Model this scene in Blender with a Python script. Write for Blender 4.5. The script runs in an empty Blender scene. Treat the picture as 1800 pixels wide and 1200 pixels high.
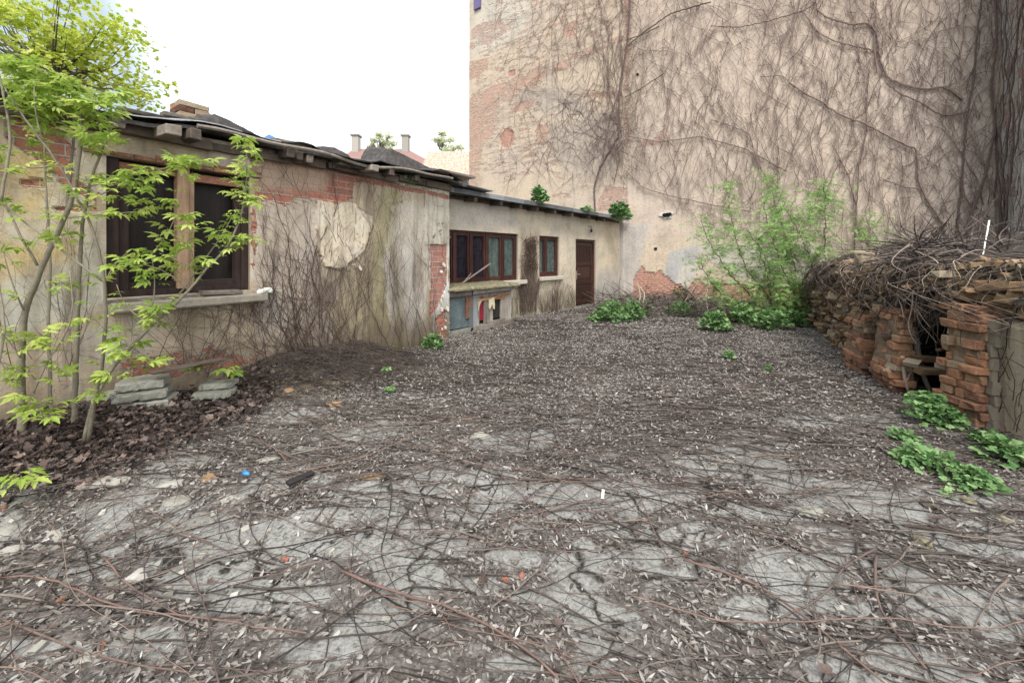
import bpy, math, random
import numpy as np
from mathutils import Vector, Matrix
random.seed(7)
RS = np.random.RandomState(11)
SC = bpy.context.scene
COL = SC.collection
R = math.radians

# ------------------------------------------------------------------ camera, sky, sun, exposure
F, CX, HY, H = 700.0, 900.0, 452.0, 1.5          # focal length / horizon in photo pixels (1800x1200), eye height
cam_d = bpy.data.cameras.new("camera"); cam = bpy.data.objects.new("camera", cam_d); COL.objects.link(cam)
cam_d.sensor_width = 36.0; cam_d.lens = F / 1800 * 36.0
cam_d.shift_y = -(600 - HY) / 1800.0
cam_d.clip_start = 0.05; cam_d.clip_end = 2000
cam.location = (0, 0, H); cam.rotation_euler = (R(90), 0, 0)
SC.camera = cam
SC.view_settings.view_transform = 'Standard'; SC.view_settings.look = 'None'
SC.view_settings.gamma = 1.0; SC.view_settings.exposure = 1.6

SUN_EL, SUN_AZ = R(52), R(182)                    # azimuth clockwise from +Y
w = bpy.data.worlds.new("World"); SC.world = w; w.use_nodes = True
nt = w.node_tree; bg = nt.nodes['Background']; bg.inputs['Strength'].default_value = 0.15
sky = nt.nodes.new('ShaderNodeTexSky'); sky.sky_type = 'NISHITA'; sky.sun_disc = False
sky.sun_elevation = SUN_EL; sky.sun_rotation = SUN_AZ; sky.dust_density = 3.0; sky.air_density = 1.0; sky.ozone_density = 1.0
# thin high cloud: pale veil that covers most of the sky
tc = nt.nodes.new('ShaderNodeTexCoord'); ns = nt.nodes.new('ShaderNodeTexNoise')
ns.inputs['Scale'].default_value = 1.6; ns.inputs['Detail'].default_value = 3
nt.links.new(tc.outputs['Generated'], ns.inputs['Vector'])
rp = nt.nodes.new('ShaderNodeValToRGB'); rp.color_ramp.elements[0].position = 0.3; rp.color_ramp.elements[1].position = 0.6
rp.color_ramp.elements[0].color = (.62, .62, .62, 1); rp.color_ramp.elements[1].color = (.9, .9, .9, 1)
nt.links.new(ns.outputs['Fac'], rp.inputs['Fac'])
mx = nt.nodes.new('ShaderNodeMix'); mx.data_type = 'RGBA'
sx = nt.nodes.new('ShaderNodeSeparateXYZ'); nt.links.new(tc.outputs['Generated'], sx.inputs[0])
mrx = nt.nodes.new('ShaderNodeMapRange'); nt.links.new(sx.outputs['X'], mrx.inputs['Value'])
for i_, v_ in enumerate((-.78, -.58, .45, 1.0)): mrx.inputs[i_ + 1].default_value = v_
mm_ = nt.nodes.new('ShaderNodeMath'); mm_.operation = 'MULTIPLY'; nt.links.new(rp.outputs['Color'], mm_.inputs[0]); nt.links.new(mrx.outputs[0], mm_.inputs[1])
nt.links.new(mm_.outputs[0], mx.inputs['Factor'])
nt.links.new(sky.outputs['Color'], mx.inputs['A']); mx.inputs['B'].default_value = (5.2, 5.35, 5.5, 1)
mx2 = nt.nodes.new('ShaderNodeMix'); mx2.data_type = 'RGBA'; mrb = nt.nodes.new('ShaderNodeMapRange'); nt.links.new(sx.outputs['X'], mrb.inputs['Value'])
for i_, v_ in enumerate((-.66, -.58, .0, 1.0)): mrb.inputs[i_ + 1].default_value = v_
nt.links.new(mrb.outputs[0], mx2.inputs['Factor']); mx2.inputs['A'].default_value = (1.45, 1.72, 2.0, 1); nt.links.new(mx.outputs['Result'], mx2.inputs['B'])
nt.links.new(mx2.outputs['Result'], bg.inputs['Color'])
sl = bpy.data.lights.new("sun", 'SUN'); sl.energy = 1.15; sl.angle = R(22); sl.color = (1, .975, .94)
so = bpy.data.objects.new("sun", sl); COL.objects.link(so)
sdir = Vector((math.sin(SUN_AZ) * math.cos(SUN_EL), math.cos(SUN_AZ) * math.cos(SUN_EL), math.sin(SUN_EL)))
so.rotation_euler = sdir.to_track_quat('Z', 'Y').to_euler()
SC.cycles.max_bounces = 6; SC.cycles.transparent_max_bounces = 8

# ------------------------------------------------------------------ helpers
def tag(o, label=None, cat=None, group=None, kind=None):
    if label: o['label'] = label
    if cat: o['category'] = cat
    if group: o['group'] = group
    if kind: o['kind'] = kind
    return o
def thing(name, label, cat, loc=(0, 0, 0), group=None):
    o = bpy.data.objects.new(name, None); COL.objects.link(o); o.location = loc
    o.empty_display_size = .1
    return tag(o, label, cat, group)

_T = np.random.RandomState(3).rand(256, 256)
def vnoise(x, y, seed=0):
    x = np.asarray(x, float) + seed * 17.31; y = np.asarray(y, float) + seed * 9.17
    xi = np.floor(x).astype(int); yi = np.floor(y).astype(int); fx = x - xi; fy = y - yi
    fx = fx * fx * (3 - 2 * fx); fy = fy * fy * (3 - 2 * fy)
    a = _T[xi & 255, yi & 255]; b = _T[(xi + 1) & 255, yi & 255]; c = _T[xi & 255, (yi + 1) & 255]; d = _T[(xi + 1) & 255, (yi + 1) & 255]
    return (a * (1 - fx) + b * fx) * (1 - fy) + (c * (1 - fx) + d * fx) * fy
def fbm(x, y, o=4, seed=0):
    v = 0; a = .5; t = 0
    for k in range(o):
        v = v + a * vnoise(x * 2 ** k, y * 2 ** k, seed + k); t += a; a *= .55
    return v / t

class MB:
    def __init__(s): s.V = []; s.n = 0; s.Fc = {}; s.rn = []; s.ng = []
    def add(s, V, faces, rnd=None):
        V = np.asarray(V, float).reshape(-1, 3)
        s.V.append(V)
        for k, arr in faces.items():
            if len(arr): s.Fc.setdefault(k, []).append(np.asarray(arr, int) + s.n)
        if rnd is None: rnd = random.random()
        s.rn.append(np.broadcast_to(np.asarray(rnd, float), (len(V),)))
        s.n += len(V)
    def box(s, c, size, ax=None, jit=0, rnd=None):
        c = np.asarray(c, float); h = np.asarray(size, float) / 2
        g = np.array([[x, y, z] for z in (-1, 1) for y in (-1, 1) for x in (-1, 1)], float) * h
        if jit: g += (RS.rand(8, 3) - .5) * 2 * np.asarray(jit)
        if ax is not None: g = g @ np.asarray(ax, float)
        s.add(g + c, {4: [(0, 2, 3, 1), (4, 5, 7, 6), (0, 1, 5, 4), (2, 6, 7, 3), (0, 4, 6, 2), (1, 3, 7, 5)]}, rnd)
    def fbox(s, fr, s0, s1, d0, d1, z0, z1, rnd=None, jit=0):
        ax = np.array([fr.a, fr.n, (0, 0, 1)])
        s.box(fr.pt((s0 + s1) / 2, (z0 + z1) / 2, (d0 + d1) / 2), (abs(s1 - s0), abs(d1 - d0), abs(z1 - z0)), ax, jit, rnd)
    def bar(s, p, q, wd, th, up=(0, 0, 1), jit=0, rnd=None):
        p = np.asarray(p, float); q = np.asarray(q, float); t = q - p; L = np.linalg.norm(t); t /= L
        u = np.cross(np.asarray(up, float), t); u /= max(np.linalg.norm(u), 1e-6); v = np.cross(t, u)
        s.box((p + q) / 2, (L, wd, th), np.array([t, u, v]), jit, rnd)
    def tube(s, P, r, sides=4, rnd=None, caps=True):
        P = np.asarray(P, float); n = len(P)
        r = np.broadcast_to(np.asarray(r, float), (n,))
        T = np.gradient(P, axis=0); T /= np.maximum(np.linalg.norm(T, axis=1, keepdims=True), 1e-9)
        ref = np.array([.31, .17, .93]) if abs(T[:, 2]).mean() < .75 else np.array([.94, .3, .12])
        U = np.cross(T, ref); U /= np.maximum(np.linalg.norm(U, axis=1, keepdims=True), 1e-9); W = np.cross(T, U)
        an = np.arange(sides) * 2 * np.pi / sides
        V = P[:, None, :] + r[:, None, None] * (np.cos(an)[None, :, None] * U[:, None, :] + np.sin(an)[None, :, None] * W[:, None, :])
        i = np.arange(n - 1)[:, None] * sides; j = np.arange(sides)[None, :]; j2 = (j + 1) % sides
        Q = np.stack([i + j, i + j2, i + sides + j2, i + sides + j], -1).reshape(-1, 4)
        f = {4: Q}
        if caps and sides > 2: f[sides] = list(map(tuple, f.get(sides, []))) if sides == 4 else []
        if caps:
            c0 = tuple(range(sides))[::-1]; c1 = tuple(range((n - 1) * sides, n * sides))
            if sides == 4: f[4] = np.vstack([Q, [c0, c1]])
            else: f[sides] = [c0, c1]
        s.add(V.reshape(-1, 3), f, rnd)
    def prism(s, poly, back, rnd=None):
        P = np.asarray(poly, float); n = len(P); B = P + np.asarray(back, float)
        f = {n: [tuple(range(n)), tuple(range(2 * n - 1, n - 1, -1))]}
        q = [((i + 1) % n, i, n + i, n + (i + 1) % n) for i in range(n)]
        if n == 4: f[4] = f[4] + q
        else: f[4] = q
        s.add(np.vstack([P, B]), f, rnd)
    def batch(s, tv, tf, pos, rot, scale, rnd=None):
        """tv (k,3); tf dict; pos (N,3); rot (N,3,3) rows=axes; scale (N,) or (N,3)"""
        tv = np.asarray(tv, float); N = len(pos); k = len(tv)
        scale = np.asarray(scale, float)
        if scale.ndim == 1: scale = np.repeat(scale[:, None], 3, 1)
        V = np.einsum('nki,nij->nkj', tv[None] * scale[:, None, :], rot) + np.asarray(pos)[:, None, :]
        f = {}
        for m, arr in tf.items():
            arr = np.asarray(arr, int)
            f[m] = (arr[None] + (np.arange(N) * k)[:, None, None]).reshape(-1, m)
        rr = RS.rand(N) if rnd is None else np.asarray(rnd)
        s.add(V.reshape(-1, 3), f, np.repeat(rr, k))
    def build(s, name, mat, parent=None, smooth=False, bevel=0, origin=None):
        V = np.vstack(s.V); me = bpy.data.meshes.new(name)
        off = np.array(parent.location) if parent is not None and parent.parent is None else np.zeros(3)
        if parent is not None and parent.get('_off') is not None: off = np.array(parent['_off'])
        myoff = off
        if parent is None and origin is not None: off = np.asarray(origin, float)
        me.vertices.add(len(V)); me.vertices.foreach_set('co', (V - off).ravel())
        li = []; ls = []; st = 0
        for k in sorted(s.Fc):
            A = np.vstack(s.Fc[k]); li.append(A.ravel()); ls.append(st + np.arange(len(A)) * k); st += A.size
        li = np.concatenate(li); ls = np.concatenate(ls)
        me.loops.add(len(li)); me.loops.foreach_set('vertex_index', li.astype(np.int32))
        me.polygons.add(len(ls)); me.polygons.foreach_set('loop_start', ls.astype(np.int32))
        me.update(calc_edges=True)
        at_ = me.attributes.new('rnd', 'FLOAT', 'POINT'); at_.data.foreach_set('value', np.concatenate(s.rn).astype(np.float32))
        me.materials.append(mat)
        me.polygons.foreach_set('use_smooth', np.full(len(ls), smooth))
        o = bpy.data.objects.new(name, me); COL.objects.link(o)
        if parent is not None: o.parent = parent
        elif origin is not None: o.location = origin
        if bevel:
            b = o.modifiers.new('b', 'BEVEL'); b.width = bevel; b.segments = 1; b.limit_method = 'ANGLE'; b.angle_limit = R(50)
        return o

class Frame:
    """vertical wall plane: origin, a along, n outwards"""
    def __init__(s, o, a, n):
        s.o = np.array([o[0], o[1], 0.]); s.a = np.array([a[0], a[1], 0.]); s.n = np.array([n[0], n[1], 0.])
        s.a /= np.linalg.norm(s.a); s.n /= np.linalg.norm(s.n)
    def pt(s, S, z, d=0):
        S = np.asarray(S, float); z = np.asarray(z, float); d = np.asarray(d, float)
        S, z, d = np.broadcast_arrays(S, z, d)
        return s.o + S[..., None] * s.a + d[..., None] * s.n + z[..., None] * np.array([0, 0, 1.])
    def pix(s, px, py, d=0):
        rx = (np.asarray(px, float) - CX) / F; rz = -(np.asarray(py, float) - HY) / F
        t = (s.n @ s.o + d) / (s.n[0] * rx + s.n[1])
        X = rx * t; Y = t
        return (X - s.o[0]) * s.a[0] + (Y - s.o[1]) * s.a[1], H + t * rz
def at(px, py, Y): return np.array([(px - CX) / F * Y, Y, H - (py - HY) / F * Y])
def gnd(px, py, z=0):
    Y = (H - z) * F / (py - HY); return np.array([(px - CX) / F * Y, Y, z])
def proj(P):
    P = np.asarray(P, float); return CX + F * P[..., 0] / P[..., 1], HY - F * (P[..., 2] - H) / P[..., 1]

P1 = (-1.152, 7.33)
FM = Frame(P1, (-.557, -.83), (.83, -.557))             # old shed front, s grows towards the camera
FA = Frame((-1.733, 7.72), (.651, .759), (.759, -.651)) # annex front
CO = (-1.733 + .651 * 8.56, 7.72 + .759 * 8.56)
FB = Frame(CO, (.83, -.557), (-.557, -.83))             # tall firewall
CR = tuple((FB.pt(9.0, 0))[:2])
FR = Frame(CR, (-.557, -.83), (-.83, .557))             # side wall far right

def pip(x, y, poly):
    inside = np.zeros(np.shape(x), bool); n = len(poly); j = n - 1
    for i in range(n):
        xi, yi = poly[i]; xj, yj = poly[j]
        c = ((yi > y) != (yj > y)) & (x < (xj - xi) * (y - yi) / (yj - yi + 1e-12) + xi)
        inside ^= c; j = i
    return inside
def fpip(x, y, poly, amp=.06, fr=3.0, feather=.03, seed=0):
    v = 0
    nx = (fbm(x * fr, y * fr, 4, seed) - .5) * 2 * amp; ny = (fbm(x * fr, y * fr, 4, seed + 5) - .5) * 2 * amp
    for k in range(6):
        a = k * 1.047
        v = v + pip(x + nx + feather * math.cos(a), y + ny + feather * math.sin(a), poly)
    return v / 6.

# ------------------------------------------------------------------ materials
class NT:
    def __init__(s, name):
        s.m = bpy.data.materials.new(name); s.m.use_nodes = True; s.t = s.m.node_tree; s.b = s.t.nodes['Principled BSDF']
        s.out = s.t.nodes['Material Output']
    def n(s, t, **kw):
        x = s.t.nodes.new(t)
        for k, v in kw.items():
            if hasattr(x, k): setattr(x, k, v)
            else: x.inputs[k].default_value = v
        return x
    def l(s, a, b): s.t.links.new(a, b)
    def noise(s, vec, scale, detail=4, rough=.55):
        x = s.n('ShaderNodeTexNoise'); x.inputs['Scale'].default_value = scale; x.inputs['Detail'].default_value = detail
        x.inputs['Roughness'].default_value = rough; s.l(vec, x.inputs['Vector']); return x.outputs['Fac']
    def mr(s, v, a, b, c, d):
        x = s.n('ShaderNodeMapRange'); s.l(v, x.inputs['Value'])
        for i, k in enumerate((a, b, c, d)): x.inputs[i + 1].default_value = k
        return x.outputs['Result']
    def math(s, op, a, b=None):
        x = s.n('ShaderNodeMath'); x.operation = op
        for i, v in enumerate((a, b)):
            if v is None: continue
            if isinstance(v, (int, float)): x.inputs[i].default_value = v
            else: s.l(v, x.inputs[i])
        return x.outputs[0]
    def mix(s, f, a, b, blend='MIX'):
        x = s.n('ShaderNodeMix'); x.data_type = 'RGBA'; x.blend_type = blend
        for k, v in (('Factor', f), ('A', a), ('B', b)):
            i = x.inputs[k] if k != 'Factor' else x.inputs[0]
            if k == 'A': i = x.inputs[6]
            if k == 'B': i = x.inputs[7]
            if isinstance(v, (int, float)): i.default_value = v
            elif isinstance(v, tuple): i.default_value = (*v[:3], 1)
            else: s.l(v, i)
        return x.outputs[2]
    def ramp(s, v, stops):
        x = s.n('ShaderNodeValToRGB'); e = x.color_ramp.elements
        while len(e) < len(stops): e.new(.5)
        for i, (p, c) in enumerate(stops): e[i].position = p; e[i].color = (*c, 1)
        s.l(v, x.inputs[0]); return x.outputs[0]
    def attr(s, name, out='Fac'):
        x = s.n('ShaderNodeAttribute'); x.attribute_name = name; return x.outputs[out]
    def bump(s, h, st=.5, dist=.01, prev=None):
        x = s.n('ShaderNodeBump'); x.inputs['Strength'].default_value = st; x.inputs['Distance'].default_value = dist
        s.l(h, x.inputs['Height'])
        if prev is not None: s.l(prev, x.inputs['Normal'])
        return x.outputs['Normal']

def ramp_mat(name, stops, rough=.85, nscale=18, var=.35, bumpst=.5, bumpd=.01, use_rnd=True, spec=.3, stretch=None, transl=0, metal=0):
    """per-piece random colour from a ramp, mottled by noise"""
    M = NT(name); tc = M.n('ShaderNodeTexCoord'); vec = tc.outputs['Object']
    if stretch:
        mp = M.n('ShaderNodeMapping'); mp.inputs['Scale'].default_value = stretch; M.l(vec, mp.inputs['Vector']); vec = mp.outputs[0]
    nz = M.noise(vec, nscale, 6, .65)
    if use_rnd:
        v = M.math('ADD', M.attr('rnd'), M.math('MULTIPLY', M.math('SUBTRACT', nz, .5), var))
    else: v = M.math('ADD', .5, M.math('MULTIPLY', M.math('SUBTRACT', nz, .5), var * 3))
    c = M.ramp(v, stops)
    c2 = M.mix(M.mr(M.noise(vec, nscale * 5, 3), .3, .7, 0, 1), c, (.6, .6, .6), 'MULTIPLY')
    c = M.mix(.5, c, c2)
    M.l(c, M.b.inputs['Base Color']); M.b.inputs['Roughness'].default_value = rough
    M.b.inputs['Specular IOR Level'].default_value = spec; M.b.inputs['Metallic'].default_value = metal
    if bumpst: M.l(M.bump(nz, bumpst, bumpd), M.b.inputs['Normal'])
    if transl:
        tr = M.n('ShaderNodeBsdfTranslucent'); M.l(c, tr.inputs['Color'])
        ms = M.n('ShaderNodeMixShader'); ms.inputs[0].default_value = transl
        M.l(M.b.outputs[0], ms.inputs[1]); M.l(tr.outputs[0], ms.inputs[2]); M.l(ms.outputs[0], M.out.inputs['Surface'])
    return M.m
def one(c, k=.6, k2=1.35): return [(0, tuple(x * k for x in c)), (.5, c), (1, tuple(min(1, x * k2) for x in c))]

def wall_mat(name, brickc1, brickc2, mortar, nsc=1.0, bw=.26, bh=.078, rough_b=.6, streak=.25, edge=.35, hn=.25):
    M = NT(name); uv = M.n('ShaderNodeUVMap').outputs[0]
    dn = M.n('ShaderNodeTexNoise'); dn.inputs['Scale'].default_value = 5; M.l(uv, dn.inputs['Vector'])
    dsp = M.n('ShaderNodeVectorMath'); dsp.operation = 'MULTIPLY_ADD'; M.l(dn.outputs['Color'], dsp.inputs[0]); dsp.inputs[1].default_value = (.03, .02, 0); M.l(uv, dsp.inputs[2])
    bk = M.n('ShaderNodeTexBrick'); bk.inputs['Scale'].default_value = 1; bk.inputs['Brick Width'].default_value = bw; bk.inputs['Row Height'].default_value = bh
    bk.inputs['Mortar Size'].default_value = .008; bk.inputs['Mortar Smooth'].default_value = .4; bk.inputs['Bias'].default_value = 0
    bk.inputs['Color1'].default_value = (*brickc1, 1); bk.inputs['Color2'].default_value = (*brickc2, 1); bk.inputs['Mortar'].default_value = (*mortar, 1)
    M.l(dsp.outputs[0], bk.inputs['Vector'])
    n1 = M.noise(uv, 3 * nsc, 6, .6); n2 = M.noise(uv, 22 * nsc, 6, .7); n3 = M.noise(uv, 90 * nsc, 3, .7)
    st = M.n('ShaderNodeMapping'); st.inputs['Scale'].default_value = (9, .7, 1); M.l(uv, st.inputs['Vector'])
    n4 = M.noise(st.outputs[0], 1, 4, .6)
    st5 = M.n('ShaderNodeMapping'); st5.inputs['Scale'].default_value = (1.6, 7.5, 1); M.l(dsp.outputs[0], st5.inputs['Vector'])
    n5 = M.noise(st5.outputs[0], 1, 6, .7)
    tint = M.attr('tint', 'Color')
    p = M.mix(1., tint, M.ramp(n1, [(.25, (.72, .70, .68)), (.5, (1, 1, 1)), (.75, (1.12, 1.1, 1.05))]), 'MULTIPLY')
    p = M.mix(1., p, M.ramp(n2, [(.3, (.72, .7, .67)), (.48, (1, 1, 1)), (.8, (1.1, 1.1, 1.1))]), 'MULTIPLY')
    p = M.mix(streak, p, M.ramp(n4, [(.3, (.45, .43, .4)), (.55, (1, 1, 1))]), 'MULTIPLY')
    p = M.mix(.6, p, M.ramp(n3, [(.32, (.6, .58, .55)), (.5, (1, 1, 1))]), 'MULTIPLY')
    # hairline cracks
    vo = M.n('ShaderNodeTexVoronoi'); vo.feature = 'DISTANCE_TO_EDGE'; vo.inputs['Scale'].default_value = 1.7
    wv = M.n('ShaderNodeVectorMath'); wv.operation = 'MULTIPLY_ADD'; 
    dn2 = M.n('ShaderNodeTexNoise'); dn2.inputs['Scale'].default_value = 4; dn2.inputs['Detail'].default_value = 5; M.l(uv, dn2.inputs['Vector'])
    M.l(dn2.outputs['Color'], wv.inputs[0]); wv.inputs[1].default_value = (.5, .5, 0); M.l(uv, wv.inputs[2]); M.l(wv.outputs[0], vo.inputs['Vector'])
    ck = M.math('MULTIPLY', M.mr(vo.outputs['Distance'], 0, .007, 1, 0), M.mr(n1, .45, .6, 0, .75))
    p = M.mix(ck, p, (.1, .08, .07))
    bc = M.mix(.8, bk.outputs['Color'], M.ramp(n2, [(.3, (.4, .38, .36)), (.5, (1, 1, 1)), (.75, (1.35, 1.3, 1.25))]), 'MULTIPLY')
    bc = M.mix(M.attr('wash'), bc, tint)
    ba = M.attr('brick')
    v = M.math('ADD', ba, M.math('ADD', M.math('MULTIPLY', M.math('SUBTRACT', n2, .5), .9), M.math('ADD', M.math('MULTIPLY', M.math('SUBTRACT', n1, .5), .5), M.math('MULTIPLY', M.math('SUBTRACT', n5, .5), hn))))
    mk = M.mr(v, .47, .53, 0, 1)
    rim = M.math('MULTIPLY', M.mr(v, .40, .47, 0, 1), M.math('SUBTRACT', 1, mk))
    p = M.mix(M.math('MULTIPLY', rim, edge), p, (.55, .50, .42))
    c = M.mix(mk, p, bc)
    M.l(c, M.b.inputs['Base Color']); M.b.inputs['Roughness'].default_value = .92; M.b.inputs['Specular IOR Level'].default_value = .2
    b1 = M.bump(M.math('ADD', M.math('MULTIPLY', n2, .7), M.math('MULTIPLY', n3, .4)), .5, .018)
    hb = M.math('SUBTRACT', M.math('MULTIPLY', bk.outputs['Fac'], -.7), 1.2)   # mortar recessed, all of it below the plaster
    hh = M.math('MULTIPLY', mk, hb)
    b2 = M.bump(hh, .9, .02, b1)
    b3 = M.bump(ck, -.6, .01, b2)
    M.l(b3, M.b.inputs['Normal'])
    return M.m

def wood(name, c, c2=None, sc=3, axis=0, rough=.8, peel=None):
    c2 = c2 or tuple(x * .45 for x in c)
    M = NT(name); vec = M.n('ShaderNodeTexCoord').outputs['Object']
    mp = M.n('ShaderNodeMapping'); s = [26, 26, 26]; s[axis] = 2.0; mp.inputs['Scale'].default_value = s; M.l(vec, mp.inputs['Vector'])
    g = M.noise(mp.outputs[0], 1, 6, .7); g2 = M.noise(vec, 5, 4, .6)
    col = M.ramp(M.math('ADD', M.math('MULTIPLY', g, .8), M.math('MULTIPLY', M.math('SUBTRACT', M.attr('rnd'), .5), .25)), [(.22, c2), (.5, c), (.72, tuple(min(1, x * 1.4) for x in c))])
    col = M.mix(.6, col, M.ramp(g2, [(.35, (.55, .52, .5)), (.6, (1, 1, 1))]), 'MULTIPLY')
    if peel: col = M.mix(M.mr(M.noise(vec, 14, 5, .7), .52, .56, 0, 1), col, peel)
    M.l(col, M.b.inputs['Base Color']); M.b.inputs['Roughness'].default_value = rough; M.b.inputs['Specular IOR Level'].default_value = .25
    M.l(M.bump(g, .6, .006), M.b.inputs['Normal']); return M.m

def glass(name, c, rough=.12):
    M = NT(name); vec = M.n('ShaderNodeTexCoord').outputs['Object']
    d = M.noise(vec, 9, 5, .7); mp = M.n('ShaderNodeMapping'); mp.inputs['Scale'].default_value = (14, 14, 1.2); M.l(vec, mp.inputs['Vector'])
    f = M.noise(mp.outputs[0], 1, 3, .6)
    col = M.ramp(M.math('ADD', M.math('MULTIPLY', d, .4), M.math('MULTIPLY', f, .6)), [(.3, tuple(x * .35 for x in c)), (.55, c), (.75, tuple(x * 1.8 for x in c))])
    M.l(col, M.b.inputs['Base Color']); M.l(M.mr(d, .3, .7, rough, rough + .35), M.b.inputs['Roughness'])
    M.b.inputs['Specular IOR Level'].default_value = .12
    return M.m

M_shed = wall_mat('old plaster over brick', (.36, .12, .075), (.24, .09, .065), (.36, .31, .26), 1.0, bw=.28, bh=.095, streak=.6, hn=.5)
M_annex = wall_mat('cream plaster', (.36, .13, .08), (.25, .1, .07), (.4, .34, .28), .8, streak=.2)
M_fire = wall_mat('patched firewall render', (.44, .20, .14), (.34, .16, .12), (.52, .44, .36), .55, streak=.2, hn=1.5)
M_oldwood = wood('weathered grey wood', (.24, .205, .17), axis=0)
M_oldwoodz = wood('weathered grey wood upright', (.33, .295, .25), axis=2)
M_beam = wood('dark rafter wood', (.12, .095, .075), axis=1)
M_brownframe = wood('brown painted wood', (.075, .03, .024), axis=2, rough=.5)
M_tanframe = wood('bare tan wood', (.34, .22, .14), axis=2)
M_door = wood('dark brown door', (.055, .026, .02), axis=2, rough=.5)
M_redwood = wood('red brown lintel', (.26, .12, .075), axis=0)
M_glassdark = glass('dark window glass', (.016, .012, .010), .3)
M_glasscur = glass('window glass with curtain', (.085, .11, .10))
M_tar = ramp_mat('roofing felt', [(0, (.015, .014, .014)), (.45, (.055, .05, .046)), (1, (.17, .15, .13))], .85, 14, 1.3, .6, .02)
M_tin = ramp_mat('weathered tin', [(0, (.2, .2, .2)), (.5, (.42, .43, .43)), (1, (.6, .6, .6))], .5, 8, .8, .3, .004, metal=.4)
M_asb = ramp_mat('grey fascia sheet', [(0, (.08, .085, .09)), (.5, (.16, .17, .18)), (1, (.26, .27, .28))], .7, 8, .8, .3, .004)
M_brickl = ramp_mat('loose brick', [(0, (.10, .045, .03)), (.25, (.20, .10, .062)), (.55, (.35, .175, .095)), (.75, (.31, .20, .115)), (1, (.30, .245, .17))], .92, 16, .9, 1., .02)
M_ochre = ramp_mat('ochre stone', [(0, (.06, .04, .03)), (.3, (.17, .11, .06)), (.6, (.31, .2, .11)), (.85, (.30, .25, .17)), (1, (.22, .2, .17))], .95, 16, .5, .9, .02)
M_soil = ramp_mat('dark soil', [(0, (.015, .012, .01)), (.5, (.045, .034, .026)), (1, (.1, .075, .055))], .95, 25, .8, .9, .03)
M_slab = ramp_mat('grey concrete slab', [(0, (.10, .095, .075)), (.5, (.235, .23, .19)), (1, (.36, .355, .31))], .9, 12, .7, .7, .01)
M_stone = ramp_mat('pale stone', [(0, (.17, .16, .13)), (.5, (.29, .275, .235)), (1, (.42, .40, .35))], .9, 12, .7, .7, .01)
M_vine = ramp_mat('dead vine bark', [(0, (.02, .015, .013)), (.5, (.085, .066, .054)), (1, (.23, .185, .155))], .9, 30, .4, .3, .002)
M_vinew = ramp_mat('wall creeper stems', [(0, (.08, .055, .048)), (.5, (.20, .142, .122)), (1, (.36, .28, .24))], .9, 30, .4, 0)
M_vined = ramp_mat('dark creeper stems', [(0, (.025, .016, .012)), (.5, (.07, .045, .034)), (1, (.15, .10, .08))], .9, 30, .4, 0)
M_red = ramp_mat('reddish runner bark', [(0, (.05, .038, .034)), (.45, (.115, .085, .07)), (.75, (.17, .105, .082)), (1, (.26, .195, .15))], .75, 12, .9, .3, .002)
M_stick = ramp_mat('pale dry sticks', [(0, (.13, .1, .075)), (.5, (.34, .27, .2)), (1, (.5, .42, .33))], .85, 20, .5, .3, .003)
M_bark = ramp_mat('sapling bark', [(0, (.07, .06, .045)), (.5, (.19, .165, .12)), (1, (.32, .28, .21))], .8, 25, .9, .3, .004)
M_litter = ramp_mat('dry leaf litter', [(0, (.03, .026, .023)), (.3, (.135, .118, .102)), (.6, (.275, .248, .218)), (.86, (.375, .348, .315)), (1, (.50, .485, .45))], .8, 30, .15, 0, transl=.12)
M_brownleaf = ramp_mat('brown maple leaves', [(0, (.024, .017, .015)), (.4, (.085, .060, .051)), (.8, (.165, .12, .10)), (1, (.33, .245, .20))], .75, 25, .3, 0, transl=.15)
M_sapleaf = ramp_mat('young maple leaf', [(0, (.20, .31, .045)), (.5, (.37, .50, .09)), (1, (.56, .64, .17))], .5, 8, .2, 0, transl=.45)
M_treeleaf = ramp_mat('sunlit spring leaf', [(0, (.36, .46, .05)), (.5, (.56, .64, .09)), (1, (.74, .78, .22))], .5, 8, .2, 0, transl=.55)
M_farleaf = ramp_mat('overexposed spring leaf', [(0, (.66, .70, .48)), (.5, (.78, .81, .6)), (1, (.88, .9, .74))], .6, 8, .2, 0, transl=.5)  # pale leaf colour stands in for the washed-out, overexposed distance
M_weed = ramp_mat('weed leaf', [(0, (.07, .16, .045)), (.5, (.16, .30, .10)), (1, (.32, .46, .2))], .65, 8, .2, 0, transl=.3)
M_feather = ramp_mat('feathery leaf', [(0, (.20, .36, .09)), (.5, (.34, .53, .17)), (1, (.50, .68, .28))], .55, 8, .2, 0, transl=.4)
M_moss = ramp_mat('moss', [(0, (.05, .045, .035)), (.4, (.12, .105, .08)), (.6, (.20, .18, .10)), (1, (.33, .30, .22))], .95, 16, 1.8, .8, .01)

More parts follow.
